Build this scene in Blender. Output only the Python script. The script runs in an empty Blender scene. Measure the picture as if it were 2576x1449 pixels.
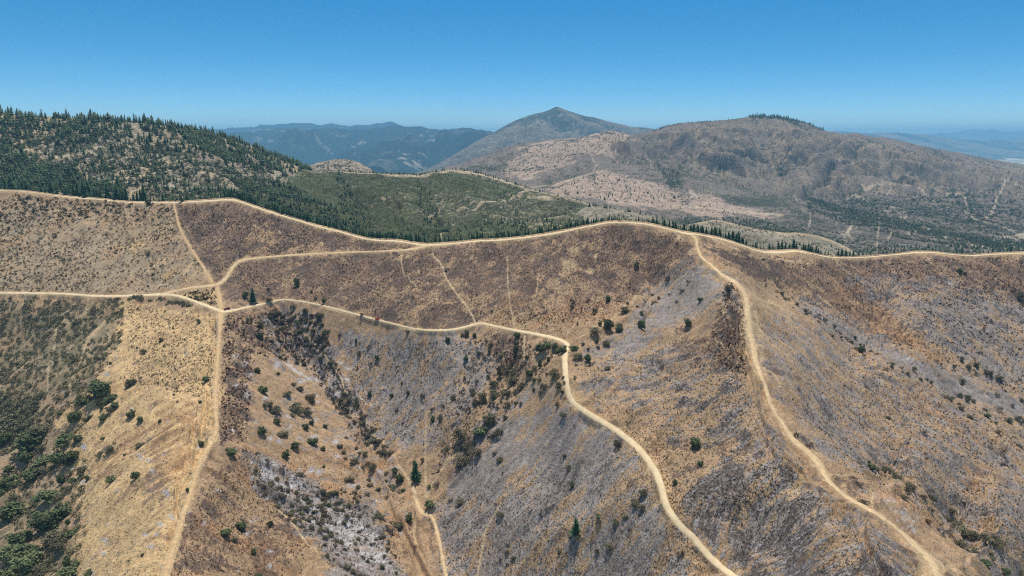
import bpy, math, random
import numpy as np
from mathutils import Vector, Matrix

random.seed(7)
rng = np.random.default_rng(7)
scene = bpy.context.scene
COL = scene.collection

# ------------------------------------------------------------------ camera, sky, sun, exposure
CX, CY, FPX = 1288.0, 724.5, 1717.0      # survey picture plane (2576 wide): focal length in its units
PITCH = math.radians(12.46)
cP, sP = math.cos(PITCH), math.sin(PITCH)
cam_d = bpy.data.cameras.new("camera"); cam = bpy.data.objects.new("camera", cam_d); COL.objects.link(cam)
cam_d.sensor_width = 36.0; cam_d.lens = 36.0 * FPX / (2 * CX)
cam_d.clip_start = 1.0; cam_d.clip_end = 250000.0
cam.location = (0, 0, 0); cam.rotation_euler = (math.radians(90) - PITCH, 0, 0)
scene.camera = cam

SUN_EL, SUN_AZ = math.radians(73), math.radians(4)     # azimuth from +Y towards +X
world = bpy.data.worlds.new("World"); scene.world = world; world.use_nodes = True
wn, wl = world.node_tree.nodes, world.node_tree.links
bg = wn["Background"]; sky = wn.new("ShaderNodeTexSky"); sky.sky_type = 'NISHITA'; sky.sun_disc = False
sky.sun_elevation = SUN_EL; sky.sun_rotation = SUN_AZ
sky.altitude = 1500; sky.air_density = 1.0; sky.dust_density = 0.3; sky.ozone_density = 2.5
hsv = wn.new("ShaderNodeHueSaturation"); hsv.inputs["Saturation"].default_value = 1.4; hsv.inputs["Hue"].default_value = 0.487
tc = wn.new("ShaderNodeTexCoord"); mp = wn.new("ShaderNodeMapping"); mp.inputs["Scale"].default_value = (1, 1, 2.3); nv = wn.new("ShaderNodeVectorMath"); nv.operation = 'NORMALIZE'
wl.new(tc.outputs["Generated"], mp.inputs[0]); wl.new(mp.outputs[0], nv.inputs[0]); wl.new(nv.outputs[0], sky.inputs[0])   # deep clear mountain sky: the blue comes down close to the horizon
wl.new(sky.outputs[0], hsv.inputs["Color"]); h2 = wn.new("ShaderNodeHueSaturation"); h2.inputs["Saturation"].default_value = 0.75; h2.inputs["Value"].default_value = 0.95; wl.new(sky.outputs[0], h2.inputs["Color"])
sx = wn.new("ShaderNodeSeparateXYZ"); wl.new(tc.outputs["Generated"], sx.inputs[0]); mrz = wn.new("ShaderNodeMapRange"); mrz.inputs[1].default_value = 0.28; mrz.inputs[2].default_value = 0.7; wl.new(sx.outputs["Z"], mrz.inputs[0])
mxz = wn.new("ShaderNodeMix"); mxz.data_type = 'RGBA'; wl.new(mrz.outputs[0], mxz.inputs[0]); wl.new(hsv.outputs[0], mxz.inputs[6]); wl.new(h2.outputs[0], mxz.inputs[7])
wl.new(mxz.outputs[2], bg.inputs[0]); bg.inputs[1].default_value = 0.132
sun_d = bpy.data.lights.new("sun", 'SUN'); sun = bpy.data.objects.new("sun", sun_d); COL.objects.link(sun)
sun_d.energy = 4.05; sun_d.angle = math.radians(0.53); sun_d.color = (1.0, 0.935, 0.835)
sdir = Vector((math.sin(SUN_AZ) * math.cos(SUN_EL), math.cos(SUN_AZ) * math.cos(SUN_EL), math.sin(SUN_EL)))
sun.rotation_euler = sdir.to_track_quat('Z', 'Y').to_euler(); sun.location = (0, 0, 500)
scene.view_settings.view_transform = 'Standard'; scene.view_settings.look = 'None'
scene.view_settings.exposure = 0.0; scene.view_settings.gamma = 1.0
scene.cycles.use_denoising = False; scene.cycles.pixel_filter_type = 'BLACKMAN_HARRIS'; scene.cycles.filter_width = 1.05
scene.cycles.volume_bounces = 3
scene.cycles.max_bounces = 4; scene.cycles.diffuse_bounces = 2

# ------------------------------------------------------------------ helpers
def link(name, me, parent=None, mats=()):
    o = bpy.data.objects.new(name, me); COL.objects.link(o)
    if parent: o.parent = parent
    for m in mats: me.materials.append(m)
    return o
def tag(o, label=None, cat=None, group=None, kind=None):
    if label: o["label"] = label
    if cat: o["category"] = cat
    if group: o["group"] = group
    if kind: o["kind"] = kind
    return o
def mesh_np(name, V, Fq, smooth=False, attrs=None, mat_idx=None):
    V = np.asarray(V, np.float32).reshape(-1, 3); Fq = np.asarray(Fq, np.int32)
    n, k = Fq.shape
    me = bpy.data.meshes.new(name)
    me.vertices.add(len(V)); me.vertices.foreach_set("co", V.ravel())
    me.loops.add(n * k); me.loops.foreach_set("vertex_index", Fq.ravel())
    me.polygons.add(n); me.polygons.foreach_set("loop_start", np.arange(0, n * k, k, dtype=np.int32))
    me.polygons.foreach_set("loop_total", np.full(n, k, np.int32))
    if mat_idx is not None: me.polygons.foreach_set("material_index", np.asarray(mat_idx, np.int32))
    me.update(calc_edges=True)
    if smooth: me.polygons.foreach_set("use_smooth", np.ones(n, bool))
    for nm, A in (attrs or {}).items():
        a = me.attributes.new(nm, 'FLOAT_COLOR', 'POINT')
        B = np.ones((len(V), 4), np.float32); B[:, :3] = A.reshape(-1, 3); a.data.foreach_set("color", B.ravel())
    return me
def _h(xi, yi, s):
    n = (xi * 374761393 + yi * 668265263 + s * 974634777) & 0xffffffff
    n = ((n ^ (n >> 13)) * 1274126177) & 0xffffffff
    n = ((n ^ (n >> 16)) * 2246822519) & 0xffffffff
    return ((n ^ (n >> 15)) & 0xffffff) / float(0xffffff)
def vn(x, y, s=0):
    xf, yf = np.floor(x), np.floor(y); xi, yi = xf.astype(np.int64), yf.astype(np.int64)
    u, v = x - xf, y - yf; u = u * u * (3 - 2 * u); v = v * v * (3 - 2 * v)
    a = _h(xi, yi, s); b = _h(xi + 1, yi, s); c = _h(xi, yi + 1, s); d = _h(xi + 1, yi + 1, s)
    return a + (b - a) * u + (c - a) * v + (a - b - c + d) * u * v
def fbm(x, y, s=0, o=4, g=0.5):
    r = 0; a = 1; t = 0
    for i in range(o):
        r = r + a * vn(x, y, s + i * 17); t += a; a *= g; x, y = x * 2.03 + 3.1, y * 2.03 + 7.7
    return r / t
def unif(a):
    s = np.sort(a.ravel()[::37]); return np.interp(a, s, np.linspace(0, 1, len(s)))
def sm(a, b, x):
    t = np.clip((x - a) / (b - a), 0, 1); return t * t * (3 - 2 * t)
def cover(dens, u, soft=0.12): return sm(-soft, soft, dens - u)
K = 0.33568
CR = dict(A=(0, 234.8), B=(858.7, 234.8), C=(1717.4, 234.8), D=(0, 687.6), E=(858.7, 687.6), F=(1717.4, 687.6),
          G=(0, 962.6), H=(858.7, 962.6), I=(1717.4, 962.6))
def cc(c, x, y): return (CR[c][0] + x * K, CR[c][1] + y * K)
def pl(s):   # "x,y x,y" or "C:x,y x,y" -> points
    c = None
    if s[1] == ':': c, s = s[0], s[2:]
    pts = [tuple(float(v) for v in p.split(',')) for p in s.split()]
    return [cc(c, p[0], p[1]) + tuple(p[2:]) if c else p for p in pts]
def ray(x, y, zc):
    v = (y - CY) / FPX
    return np.stack([(x - CX) / FPX * zc, zc * (cP - v * sP), -zc * (sP + v * cP)], -1)
def zc_of(y, Y): return Y / (cP - (y - CY) / FPX * sP)
def resample(pts, step=3.0, smooth=True):
    P = np.array(pts, float); 
    if smooth and len(P) > 2:
        Q = []
        E = np.vstack([2 * P[0] - P[1], P, 2 * P[-1] - P[-2]])
        for i in range(1, len(E) - 2):
            n = max(2, int(np.hypot(*(E[i + 1] - E[i])[:2]) / step))
            t = np.linspace(0, 1, n, endpoint=False)[:, None]
            Q.append(0.5 * (2 * E[i] + (E[i + 1] - E[i - 1]) * t + (2 * E[i - 1] - 5 * E[i] + 4 * E[i + 1] - E[i + 2]) * t * t
                     + (3 * E[i] - E[i - 1] - 3 * E[i + 1] + E[i + 2]) * t ** 3))
        return np.vstack(Q + [P[-1:]])
    Q = []
    for a, b in zip(P[:-1], P[1:]):
        n = max(1, int(np.hypot(*(b - a)[:2]) / step)); t = np.linspace(0, 1, n, endpoint=False)[:, None]
        Q.append(a + (b - a) * t)
    return np.vstack(Q + [P[-1:]])
def polymask(x, y, poly, soft=10.0):
    poly = np.array(poly, float)[:, :2]; out = np.zeros(x.shape)
    lo, hi = poly.min(0) - soft, poly.max(0) + soft
    m = (x > lo[0]) & (x < hi[0]) & (y > lo[1]) & (y < hi[1])
    if not m.any(): return out
    px, py = x[m], y[m]; ins = np.zeros(px.shape, bool); d = np.full(px.shape, 1e9)
    for (x0, y0), (x1, y1) in zip(poly, np.roll(poly, -1, 0)):
        c = ((y0 > py) != (y1 > py)) & (px < (x1 - x0) * (py - y0) / ((y1 - y0) or 1e-9) + x0); ins ^= c
        L = (x1 - x0) ** 2 + (y1 - y0) ** 2 + 1e-9; t = np.clip(((px - x0) * (x1 - x0) + (py - y0) * (y1 - y0)) / L, 0, 1)
        d = np.minimum(d, np.hypot(px - x0 - t * (x1 - x0), py - y0 - t * (y1 - y0)))
    out[m] = sm(-soft, soft, np.where(ins, d, -d)); return out
def linemask(x, y, pts, soft=1.5, wdef=4.0, smooth=True):
    """pts: (x,y[,width])."""
    P = resample([(p[0], p[1], p[2] if len(p) > 2 else wdef) for p in pts], 12.0, smooth); out = np.zeros(x.shape)
    for a, b in zip(P[:-1], P[1:]):
        w = max(a[2], b[2]) / 2 + soft
        m = (x > min(a[0], b[0]) - w) & (x < max(a[0], b[0]) + w) & (y > min(a[1], b[1]) - w) & (y < max(a[1], b[1]) + w)
        if not m.any(): continue
        px, py = x[m], y[m]; L = ((b - a)[:2] ** 2).sum() + 1e-9
        t = np.clip(((px - a[0]) * (b[0] - a[0]) + (py - a[1]) * (b[1] - a[1])) / L, 0, 1)
        d = np.hypot(px - a[0] - t * (b[0] - a[0]), py - a[1] - t * (b[1] - a[1])); ww = (a[2] + t * (b[2] - a[2])) / 2
        out[m] = np.maximum(out[m], sm(-soft, soft, ww - d))
    return out

def zero_(a): return np.zeros(a.shape)
class Sheet:
    """a hill surveyed as inverse-depth control points, swept into one ground sheet with a real back slope"""
    def __init__(s, name, ctrl, top, x0, x1, dx, dy, ybot, back=(3, 8, 18, 40, 90, 180, 320), tanb=0.42, R=12, fade=14, jag=0.0):
        s.name = name; c = np.array(ctrl, float); q = 1.0 / zc_of(c[:, 1], c[:, 2]); s.c = c[:, :2] / 1000.0; qs = q.mean()
        n = len(c); r = np.linalg.norm(s.c[:, None] - s.c[None], axis=2); Km = np.where(r > 0, r * r * np.log(r + 1e-12), 0)
        A = np.zeros((n + 3, n + 3)); A[:n, :n] = Km + np.eye(n) * 2e-4; A[:n, n] = 1; A[:n, n + 1:] = s.c; A[n:, :n] = A[:n, n:].T
        s.w = np.linalg.solve(A, np.concatenate([q / qs, [0, 0, 0]])); s.qs = qs
        s.top = resample(sorted(top), 6.0); s.ybot = ybot
        s.x0, s.x1 = x0, x1; NX = int((x1 - x0) / dx) + 1; s.xs = np.linspace(x0, x1, NX)
        s.yt = np.interp(s.xs, s.top[:, 0], s.top[:, 1]) + (fbm(s.xs / 16, s.xs * 0, 61, 4) - .5) * jag; NY = int((ybot - s.yt.min()) / dy) + 1; s.NY, s.NX = NY, NX
        t = np.linspace(0, 1, NY)[:, None]; s.yy = ybot + (s.yt[None] - ybot) * t; s.xx = np.broadcast_to(s.xs[None], s.yy.shape).copy()
        zc = 1.0 / np.clip(s.q(s.xx, s.yy), 1e-6, 1 / 90.0)
        for i in range(1, NY): zc[i] = np.maximum(zc[i], zc[i - 1] * 1.00004)
        s.zc = zc; s.P = ray(s.xx, s.yy, zc); s.fadetop = sm(0, fade, s.yy - s.yt[None])
        s.back, s.tanb, s.R = back, tanb, R
        s.frame()
    def q(s, x, y):
        X = np.stack([x, y], -1).reshape(-1, 2) / 1000.0; n = len(s.c); out = s.w[n] + X @ s.w[n + 1:]
        for i in range(n):
            r2 = ((X - s.c[i]) ** 2).sum(1) + 1e-14; out += s.w[i] * 0.5 * r2 * np.log(r2)
        return (out * s.qs).reshape(x.shape)
    def frame(s):
        a = np.gradient(s.P, axis=0); b = np.gradient(s.P, axis=1); n = np.cross(a, b); n *= np.sign(n[..., 2:3] + 1e-20)
        n /= np.linalg.norm(n, axis=2, keepdims=True) + 1e-12; s.N = n
        h = n[..., :2]; s.slope = np.linalg.norm(h, axis=2); s.dir = h / (s.slope[..., None] + 0.02)
    def streak(s, cell, length, steps=12, seed=0):
        X, Y = s.P[..., 0], s.P[..., 1]; r = 0
        for k in np.linspace(-0.5, 0.5, steps): r = r + vn((X + s.dir[..., 0] * length * k) / cell, (Y + s.dir[..., 1] * length * k) / cell, seed)
        return unif(r)
    def fb(s, scale, seed=0, o=4): return unif(fbm(s.P[..., 0] / scale, s.P[..., 1] / scale, seed, o))
    def at(s, x, y):
        """ground point seen at survey point x,y"""
        x = np.clip(np.asarray(x, float), s.x0, s.x1 - 1e-3); fx = (x - s.x0) / (s.x1 - s.x0) * (s.NX - 1); i = np.floor(fx).astype(int); u = fx - i
        yt = s.yt[i] * (1 - u) + s.yt[np.minimum(i + 1, s.NX - 1)] * u
        fy = np.clip((np.asarray(y, float) - s.ybot) / (yt - s.ybot), 0, 0.99999) * (s.NY - 1); j = np.floor(fy).astype(int); v = fy - j
        i2 = np.minimum(i + 1, s.NX - 1); j2 = np.minimum(j + 1, s.NY - 1); u, v = u[..., None], v[..., None]
        return (s.P[j, i] * (1 - u) + s.P[j, i2] * u) * (1 - v) + (s.P[j2, i] * (1 - u) + s.P[j2, i2] * u) * v
    def behind(s, x, b):
        p = s.at(x, np.full(np.shape(x), -1e4)); r = np.linalg.norm(p[..., :2], axis=-1, keepdims=True); b = np.asarray(b, float)[..., None]
        out = p.copy(); out[..., :2] += p[..., :2] / r * b; out[..., 2:] -= s.tanb * (np.sqrt(b * b + s.R ** 2) - s.R); return out
    def build(s, mat, attrs, label_kind='structure'):
        P = [s.P]; ex = {k: [v] for k, v in attrs.items()}
        crest = s.P[-1]; r = np.linalg.norm(crest[:, :2], axis=1, keepdims=True); h = crest[:, :2] / r
        for b in s.back:
            q = crest.copy(); q[:, :2] += h * b; q[:, 2] -= s.tanb * (math.sqrt(b * b + s.R ** 2) - s.R); P.append(q[None])
            for k in ex: ex[k].append(attrs[k][-1:])
        V = np.concatenate(P, 0); ny, nx = V.shape[:2]; idx = np.arange(ny * nx).reshape(ny, nx)
        F = np.stack([idx[:-1, :-1], idx[:-1, 1:], idx[1:, 1:], idx[1:, :-1]], -1).reshape(-1, 4)
        me = mesh_np(s.name, V, F, True, {k: np.concatenate(v, 0) for k, v in ex.items()})
        o = link(s.name, me, mats=[mat]); tag(o, kind=label_kind); return o

# ------------------------------------------------------------------ materials
def srgb(r, g, b):
    f = lambda c: (c / 255 / 12.92) if c / 255 <= 0.04045 else ((c / 255 + 0.055) / 1.055) ** 2.4
    return (f(r), f(g), f(b), 1)
def newmat(name, rough=0.95):
    m = bpy.data.materials.new(name); m.use_nodes = True; b = m.node_tree.nodes["Principled BSDF"]
    b.inputs["Roughness"].default_value = rough; b.inputs["Specular IOR Level"].default_value = 0.12
    return m, m.node_tree.nodes, m.node_tree.links, b
GAIN = 0.86
LAYERS = [("a", 0, "grey", (176, 157, 128)), ("b", 0, "grass", (214, 182, 134)), ("a", 1, "burn", (142, 118, 98)), ("a", 2, "rust", (176, 136, 98)),
          ("b", 1, "ash", (150, 142, 136)), ("b", 2, "char", (84, 74, 70)), ("c", 0, "scrub", (136, 126, 98)), ("c", 1, "white", (188, 184, 182)),
          ("c", 2, "bare", (205, 180, 142))]
def terrain_mat(name, base=(172, 146, 112), over=None, n1=1.0, n2=6.0, amp=0.34, bump=.8):
    m, N, L, bs = newmat(name); over = over or {}
    at = {}
    for k in "abc":
        a = N.new("ShaderNodeAttribute"); a.attribute_name = "cover_" + k; sp = N.new("ShaderNodeSeparateColor"); L.new(a.outputs["Color"], sp.inputs[0]); at[k] = sp
    cur = N.new("ShaderNodeRGB"); cur.outputs[0].default_value = srgb(*base); cur = cur.outputs[0]
    for k, ch, nm, c in LAYERS:
        mx = N.new("ShaderNodeMix"); mx.data_type = 'RGBA'; L.new(at[k].outputs[ch], mx.inputs[0]); L.new(cur, mx.inputs[6])
        mx.inputs[7].default_value = srgb(*over.get(nm, c)); cur = mx.outputs[2]
    geo = N.new("ShaderNodeNewGeometry"); fac = None
    for sc, am in ((n1, amp), (n2, amp * 0.7), (n2 * 6, amp * 0.4)):
        no = N.new("ShaderNodeTexNoise"); no.inputs["Scale"].default_value = 1 / sc; no.inputs["Detail"].default_value = 3; no.inputs["Roughness"].default_value = 0.6
        L.new(geo.outputs["Position"], no.inputs["Vector"])
        mr = N.new("ShaderNodeMapRange"); mr.inputs[1].default_value = 0.3; mr.inputs[2].default_value = 0.7
        mr.inputs[3].default_value = 1 - am; mr.inputs[4].default_value = 1 + am; L.new(no.outputs[0], mr.inputs[0])
        if fac is None: fac = mr.outputs[0]
        else:
            mu = N.new("ShaderNodeMath"); mu.operation = 'MULTIPLY'; L.new(fac, mu.inputs[0]); L.new(mr.outputs[0], mu.inputs[1]); fac = mu.outputs[0]
    g = N.new("ShaderNodeMath"); g.operation = 'MULTIPLY'; g.inputs[1].default_value = GAIN; L.new(fac, g.inputs[0])
    vm = N.new("ShaderNodeVectorMath"); vm.operation = 'SCALE'; L.new(cur, vm.inputs[0]); L.new(g.outputs[0], vm.inputs["Scale"])
    L.new(vm.outputs[0], bs.inputs["Base Color"])
    bn = N.new("ShaderNodeTexNoise"); bn.inputs["Scale"].default_value = 1 / (n1 * 1.6); bn.inputs["Detail"].default_value = 4; L.new(geo.outputs["Position"], bn.inputs["Vector"])
    bp = N.new("ShaderNodeBump"); bp.inputs["Distance"].default_value = n1 * bump; bp.inputs["Strength"].default_value = 1; L.new(bn.outputs[0], bp.inputs["Height"]); L.new(bp.outputs[0], bs.inputs["Normal"])
    return m
def plain_mat(name, c, rough=0.9, var=0.15, scale=2.0, objvar=0.0, wear=False):
    m, N, L, bs = newmat(name, rough); geo = N.new("ShaderNodeNewGeometry")
    no = N.new("ShaderNodeTexNoise"); no.inputs["Scale"].default_value = 1 / scale; no.inputs["Detail"].default_value = 4; L.new(geo.outputs["Position"], no.inputs["Vector"])
    mr = N.new("ShaderNodeMapRange"); mr.inputs[1].default_value = 0.3; mr.inputs[2].default_value = 0.7; mr.inputs[3].default_value = 1 - var; mr.inputs[4].default_value = 1 + var
    L.new(no.outputs[0], mr.inputs[0]); f = mr.outputs[0]
    if objvar:
        oi = N.new("ShaderNodeObjectInfo"); m2 = N.new("ShaderNodeMapRange"); m2.inputs[3].default_value = 1 - objvar; m2.inputs[4].default_value = 1 + objvar
        L.new(oi.outputs["Random"], m2.inputs[0]); mu = N.new("ShaderNodeMath"); mu.operation = 'MULTIPLY'; L.new(f, mu.inputs[0]); L.new(m2.outputs[0], mu.inputs[1]); f = mu.outputs[0]
    if wear:
        a = N.new("ShaderNodeAttribute"); a.attribute_name = "wear"; mu = N.new("ShaderNodeMath"); mu.operation = 'MULTIPLY'; L.new(f, mu.inputs[0]); L.new(a.outputs["Fac"], mu.inputs[1]); f = mu.outputs[0]
    vm = N.new("ShaderNodeVectorMath"); vm.operation = 'SCALE'; vm.inputs[0].default_value = srgb(*c)[:3]; L.new(f, vm.inputs["Scale"]); L.new(vm.outputs[0], bs.inputs["Base Color"])
    return m
M_oak = plain_mat("oak_leaves", (106, 116, 80), 0.8, 0.35, 1.6, 0.25)
M_scorch = plain_mat("scorched_twigs", (112, 108, 84), 0.9, 0.35, 1.2, 0.25)
M_charred = plain_mat("charred_leaves", (84, 76, 68), 0.9, 0.35, 1.2, 0.25)
M_rusty = plain_mat("dead_brown_leaves", (104, 80, 60), 0.9, 0.3, 1.2, 0.2)
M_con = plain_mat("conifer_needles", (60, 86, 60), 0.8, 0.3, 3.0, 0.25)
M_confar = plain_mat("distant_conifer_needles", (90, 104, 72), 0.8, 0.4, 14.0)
M_bark = plain_mat("bark", (88, 76, 64), 0.95, 0.2, 0.5)
M_sage = plain_mat("sagebrush", (74, 68, 48), 0.9, 0.35, 5.0)
M_chap = plain_mat("chaparral", (126, 122, 94), 0.9, 0.3, 6.0)
M_dead = plain_mat("burnt_scrub", (60, 45, 37), 0.95, 0.35, 4.0)
M_ashb = plain_mat("ashy_burnt_scrub", (84, 78, 72), 0.95, 0.35, 4.0)
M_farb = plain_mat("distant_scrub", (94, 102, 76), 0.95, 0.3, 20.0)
M_road = plain_mat("pale_graded_dirt", (226, 203, 162), 0.95, 0.10, 5.0, wear=True)
M_road2 = plain_mat("sandy_dirt", (208, 181, 140), 0.95, 0.22, 3.0, wear=True)
M_road3 = plain_mat("tan_scraped_dirt", (198, 168, 126), 0.95, 0.22, 2.5, wear=True)

# ------------------------------------------------------------------ roads (survey lines x,y,width)
R_main = pl("1880,1475,18 1830,1440,18 1785,1400,18 1745,1355,18 1704,1315,19 1676,1270,19 1662,1220,19 1642,1175,18 1602,1125,17 1546,1080,15 1490,1046,15 1448,1018,15 1430,988,15 1422,930,15 1422,890,15 1427,868,13 1408,855,9 1360,843,8 1300,832,7 1250,822,7 1210,814,6 1180,820,6 1140,829,6 1090,831,6 1040,827,6 990,815,6 950,805,6 900,792,6 850,779,6 800,767,5 740,756,5 705,755,5 660,765,5 620,773,5 590,780,6 560,783,9 530,773,8 500,762,8 460,748,7 430,742,7 400,741,7 330,744,6 250,745,6 150,739,6 0,737,6 -150,736,6 -300,736,6")
R_up = pl("400,741,6 440,733,6 480,724,6 520,720,7 550,714,9 568,700,10 580,680,9 592,665,8 610,655,7 650,649,5 720,643,5 800,638,4 900,634,4 960,632,4 1020,629,5 1050,624,6 1075,618,7")
R_ridge = pl("-300,470,3 -150,472,3 0,480,3 60,482,3 130,491,3 190,498,4 250,502,4 330,510,4 440,510,5 520,506,6 580,503,7 610,510,6 650,524,6 700,540,6 750,555,6 800,570,6 860,585,6 910,599,6 950,605,6 1000,607,6 1040,613,6 1075,617,7 1140,613,6 1200,607,6 1260,604,6 1330,597,6 1400,586,7 1450,576,6 1500,566,6 1540,560,6 1590,561,6 1640,567,6 1690,579,5 1730,588,7 1760,591,5 1810,601,5 1860,616,4 1910,632,6 1950,635,8 2000,632,6 2040,638,3 2080,646,4 2120,649,4 2180,647,4 2250,641,4 2300,636,5 2350,636,4 2400,641,3 2450,643,4 2500,640,5 2576,637,5 2700,632,5 2876,628,5")
R_spur = pl("1735,588,7 1750,600,9 1755,625,9 1768,650,9 1790,668,9 1815,690,10 1840,705,13 1860,720,14 1875,745,17 1882,790,21 1885,830,21 1893,870,20 1905,920,17 1925,970,13 1940,1020,13 1965,1060,13 1995,1105,15 2040,1145,19 2062,1172,24 2085,1210,15 2130,1250,12 2200,1290,12 2250,1325,12 2300,1370,18 2340,1410,26 2360,1449,30 2380,1500,30")
R_fb1 = pl("437,512,6 442,535,6 455,580,8 480,625,8 510,670,8 535,712,9")
R_fb0 = pl("546,722,12 551,745,13 557,780,15")
R_fb2 = pl("556,785,22 555,800,26 553,830,12 548,900,13 542,1000,14 545,1070,14 535,1110,15 505,1160,15 480,1240,17 455,1320,19 435,1380,21 415,1449,22 405,1500,24")
R_valley = pl("1046,1255,10 1058,1285,12 1085,1300,10 1100,1340,9 1112,1400,9 1122,1449,10 1130,1500,10")
TR = ["1010,640,3 1010,665,3 1022,695,2 1050,720,2", "1078,632,4 1110,665,4 1130,710,4 1165,750,4 1190,790,4 1197,808,5", "1276,640,2.5 1278,720,2.5 1285,770,2.5 1295,825,3",
      "1355,690,2 1352,720,2 1345,752,2", "1320,845,5 1319,880,4 1322,905,5 1345,905,3 1365,907,3", "1072,1030,3 1070,1120,3 1071,1180,4 1070,1250,8", "930,1075,3 960,1110,4 1000,1160,4 1030,1210,6 1046,1255,8",
      "1160,1130,3 1130,1160,4 1100,1205,5 1072,1250,6", "1915,915,3 1940,925,3 1965,955,3 1955,960,3", "2040,1105,2 2060,1125,2 2070,1133,2 2040,1133,3", "2075,1182,3 2130,1190,3 2150,1198,2", "2190,1230,3 2197,1250,4 2185,1268,5 2165,1268,4",
      "145,820,4 138,850,5 130,890,5 122,930,5 120,975,5", "280,790,4 262,815,4 225,850,4 205,890,4 190,930,4 175,985,4", "700,1280,4 760,1350,4 800,1400,3", "1200,1449,4 1212,1380,4 1230,1320,3 1260,1270,3", "1045,1300,5 1040,1340,5 1048,1360,5",
      "1800,850,2 1820,868,2 1840,868,2", "800,880,3 850,940,3 870,990,3", "1790,600,2 1900,645,2 2050,662,2", "1840,708,6 1900,740,5 1950,770,4 1990,800,3", "1600,750,4 1530,800,4 1460,850,3", "1430,830,3 1425,850,3"]
TR = [pl(t) for t in TR]

# ------------------------------------------------------------------ foreground hillside
ctrl = pl("-300,462,1290 0,480,1220 250,502,1180 440,509,1150 600,503,1130 780,560,1060 950,603,990 1075,618,963 1250,602,965 1400,584,955 1550,556,950 1660,570,925 1745,590,900 1910,632,1000 2100,648,1080 2350,634,1130 2576,637,1160 2876,628,1180 " "-300,736,960 0,737,930 200,741,915 400,741,900 560,785,815 720,755,870 850,779,835 950,806,810 1080,831,755 1200,815,760 1300,833,710 1428,868,650 1422,950,580 1530,1066,500 1655,1200,420 1700,1310,380 1830,1449,340 "
 "560,712,900 600,657,950 800,638,975 300,620,1040 0,620,1060 "
 "1815,690,735 1860,718,695 1883,790,610 1893,870,550 1920,950,495 1990,1100,432 2085,1205,387 2200,1290,350 2360,1440,305 2400,1560,275 "
 "1650,720,830 1550,650,880 1600,780,740 1500,800,720 1760,800,650 1750,950,530 1800,1100,449 1880,1250,382 2000,1400,332 "
 "1300,960,645 1180,1090,600 1070,1250,562 1120,1449,472 1130,1560,430 1060,1000,685 1000,900,755 1400,1200,500 1350,1350,450 1500,1350,415 1550,1500,375 "
 "720,800,852 820,930,765 900,1050,695 950,1120,645 760,1100,628 820,1180,590 620,1000,642 660,1150,565 750,1250,535 800,1310,515 900,1400,480 1000,1500,445 560,1300,465 640,1449,415 "
 "553,900,703 546,1000,622 545,1080,562 500,1170,502 460,1300,432 411,1449,372 400,1560,328 "
 "330,900,745 300,1100,592 200,1000,690 100,900,815 100,1100,660 80,1250,570 0,1449,465 250,1300,485 200,1449,424 0,850,870 -300,1000,760 -300,1449,520 0,1560,420 "
 "1960,740,840 2160,870,815 2400,1000,742 2576,1090,700 2876,1260,640 2200,930,700 2400,1060,650 2576,1180,600 2876,1380,560 2230,1185,485 2400,1340,445 2576,1449,432 2050,850,695 2100,1050,522 2300,1150,514 2500,1300,462 "
 "2300,760,945 2576,800,950 2576,950,810 2000,690,930 2876,860,950 2450,900,826 2876,1560,400 2500,1560,375 1800,1560,305 -300,1560,460")
top = [(p[0], p[1] - 2.5 - (p[2] if len(p) > 2 else 4) / 2) for p in R_ridge]
hill = Sheet("hillside", ctrl, top, -300, 2876, 2.3, 2.1, 1560)
x, y = hill.xx, hill.yy
X, Y = hill.P[..., 0], hill.P[..., 1]
# relief: rills running down the slope and low knolls, graded flat under the roads
roadm = np.zeros(x.shape)
for R in (R_main, R_up, R_ridge, R_spur, R_fb1, R_fb0, R_fb2, R_valley):
    roadm = np.maximum(roadm, linemask(x, y, [(p[0], p[1], p[2] + 5) for p in R], 3.0))
st1 = hill.streak(1.6, 9, 8, 1); st2 = hill.streak(4.0, 24, 10, 2); st3 = hill.streak(12, 90, 14, 3)
b1 = hill.fb(1.6, 5, 3); b2 = hill.fb(9, 6); b3 = hill.fb(38, 7); b4 = hill.fb(110, 8)
st0 = hill.streak(0.9, 7, 8, 11); b0 = hill.fb(0.9, 15, 2)
blot = hill.fb(17, 21, 3)
st4 = hill.streak(26, 170, 14, 33); st5 = hill.streak(9, 60, 12, 34)
relief = -np.abs(st4 - .5) * 13 + 3 - np.abs(st5 - .5) * 3.6 + (st3 - .5) * 1.5 + (st2 - .5) * 0.7 + (st1 - .5) * 0.4 + (b2 - .5) * 0.8 + (b3 - .5) * 1.6 + (b1 - 0.5) * 0.25
hill.P[..., 2] += relief * (1 - roadm) * hill.fadetop
wx = x + (fbm(X / 22, Y / 22, 31) - .5) * 46; wy = y + (fbm(X / 22, Y / 22, 32) - .5) * 34   # ragged survey coordinates
def area(lst, soft=14):
    d = np.zeros(x.shape)
    for s_, v in lst: d = np.maximum(d, polymask(wx, wy, pl(s_), soft) * v)
    return d
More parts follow.
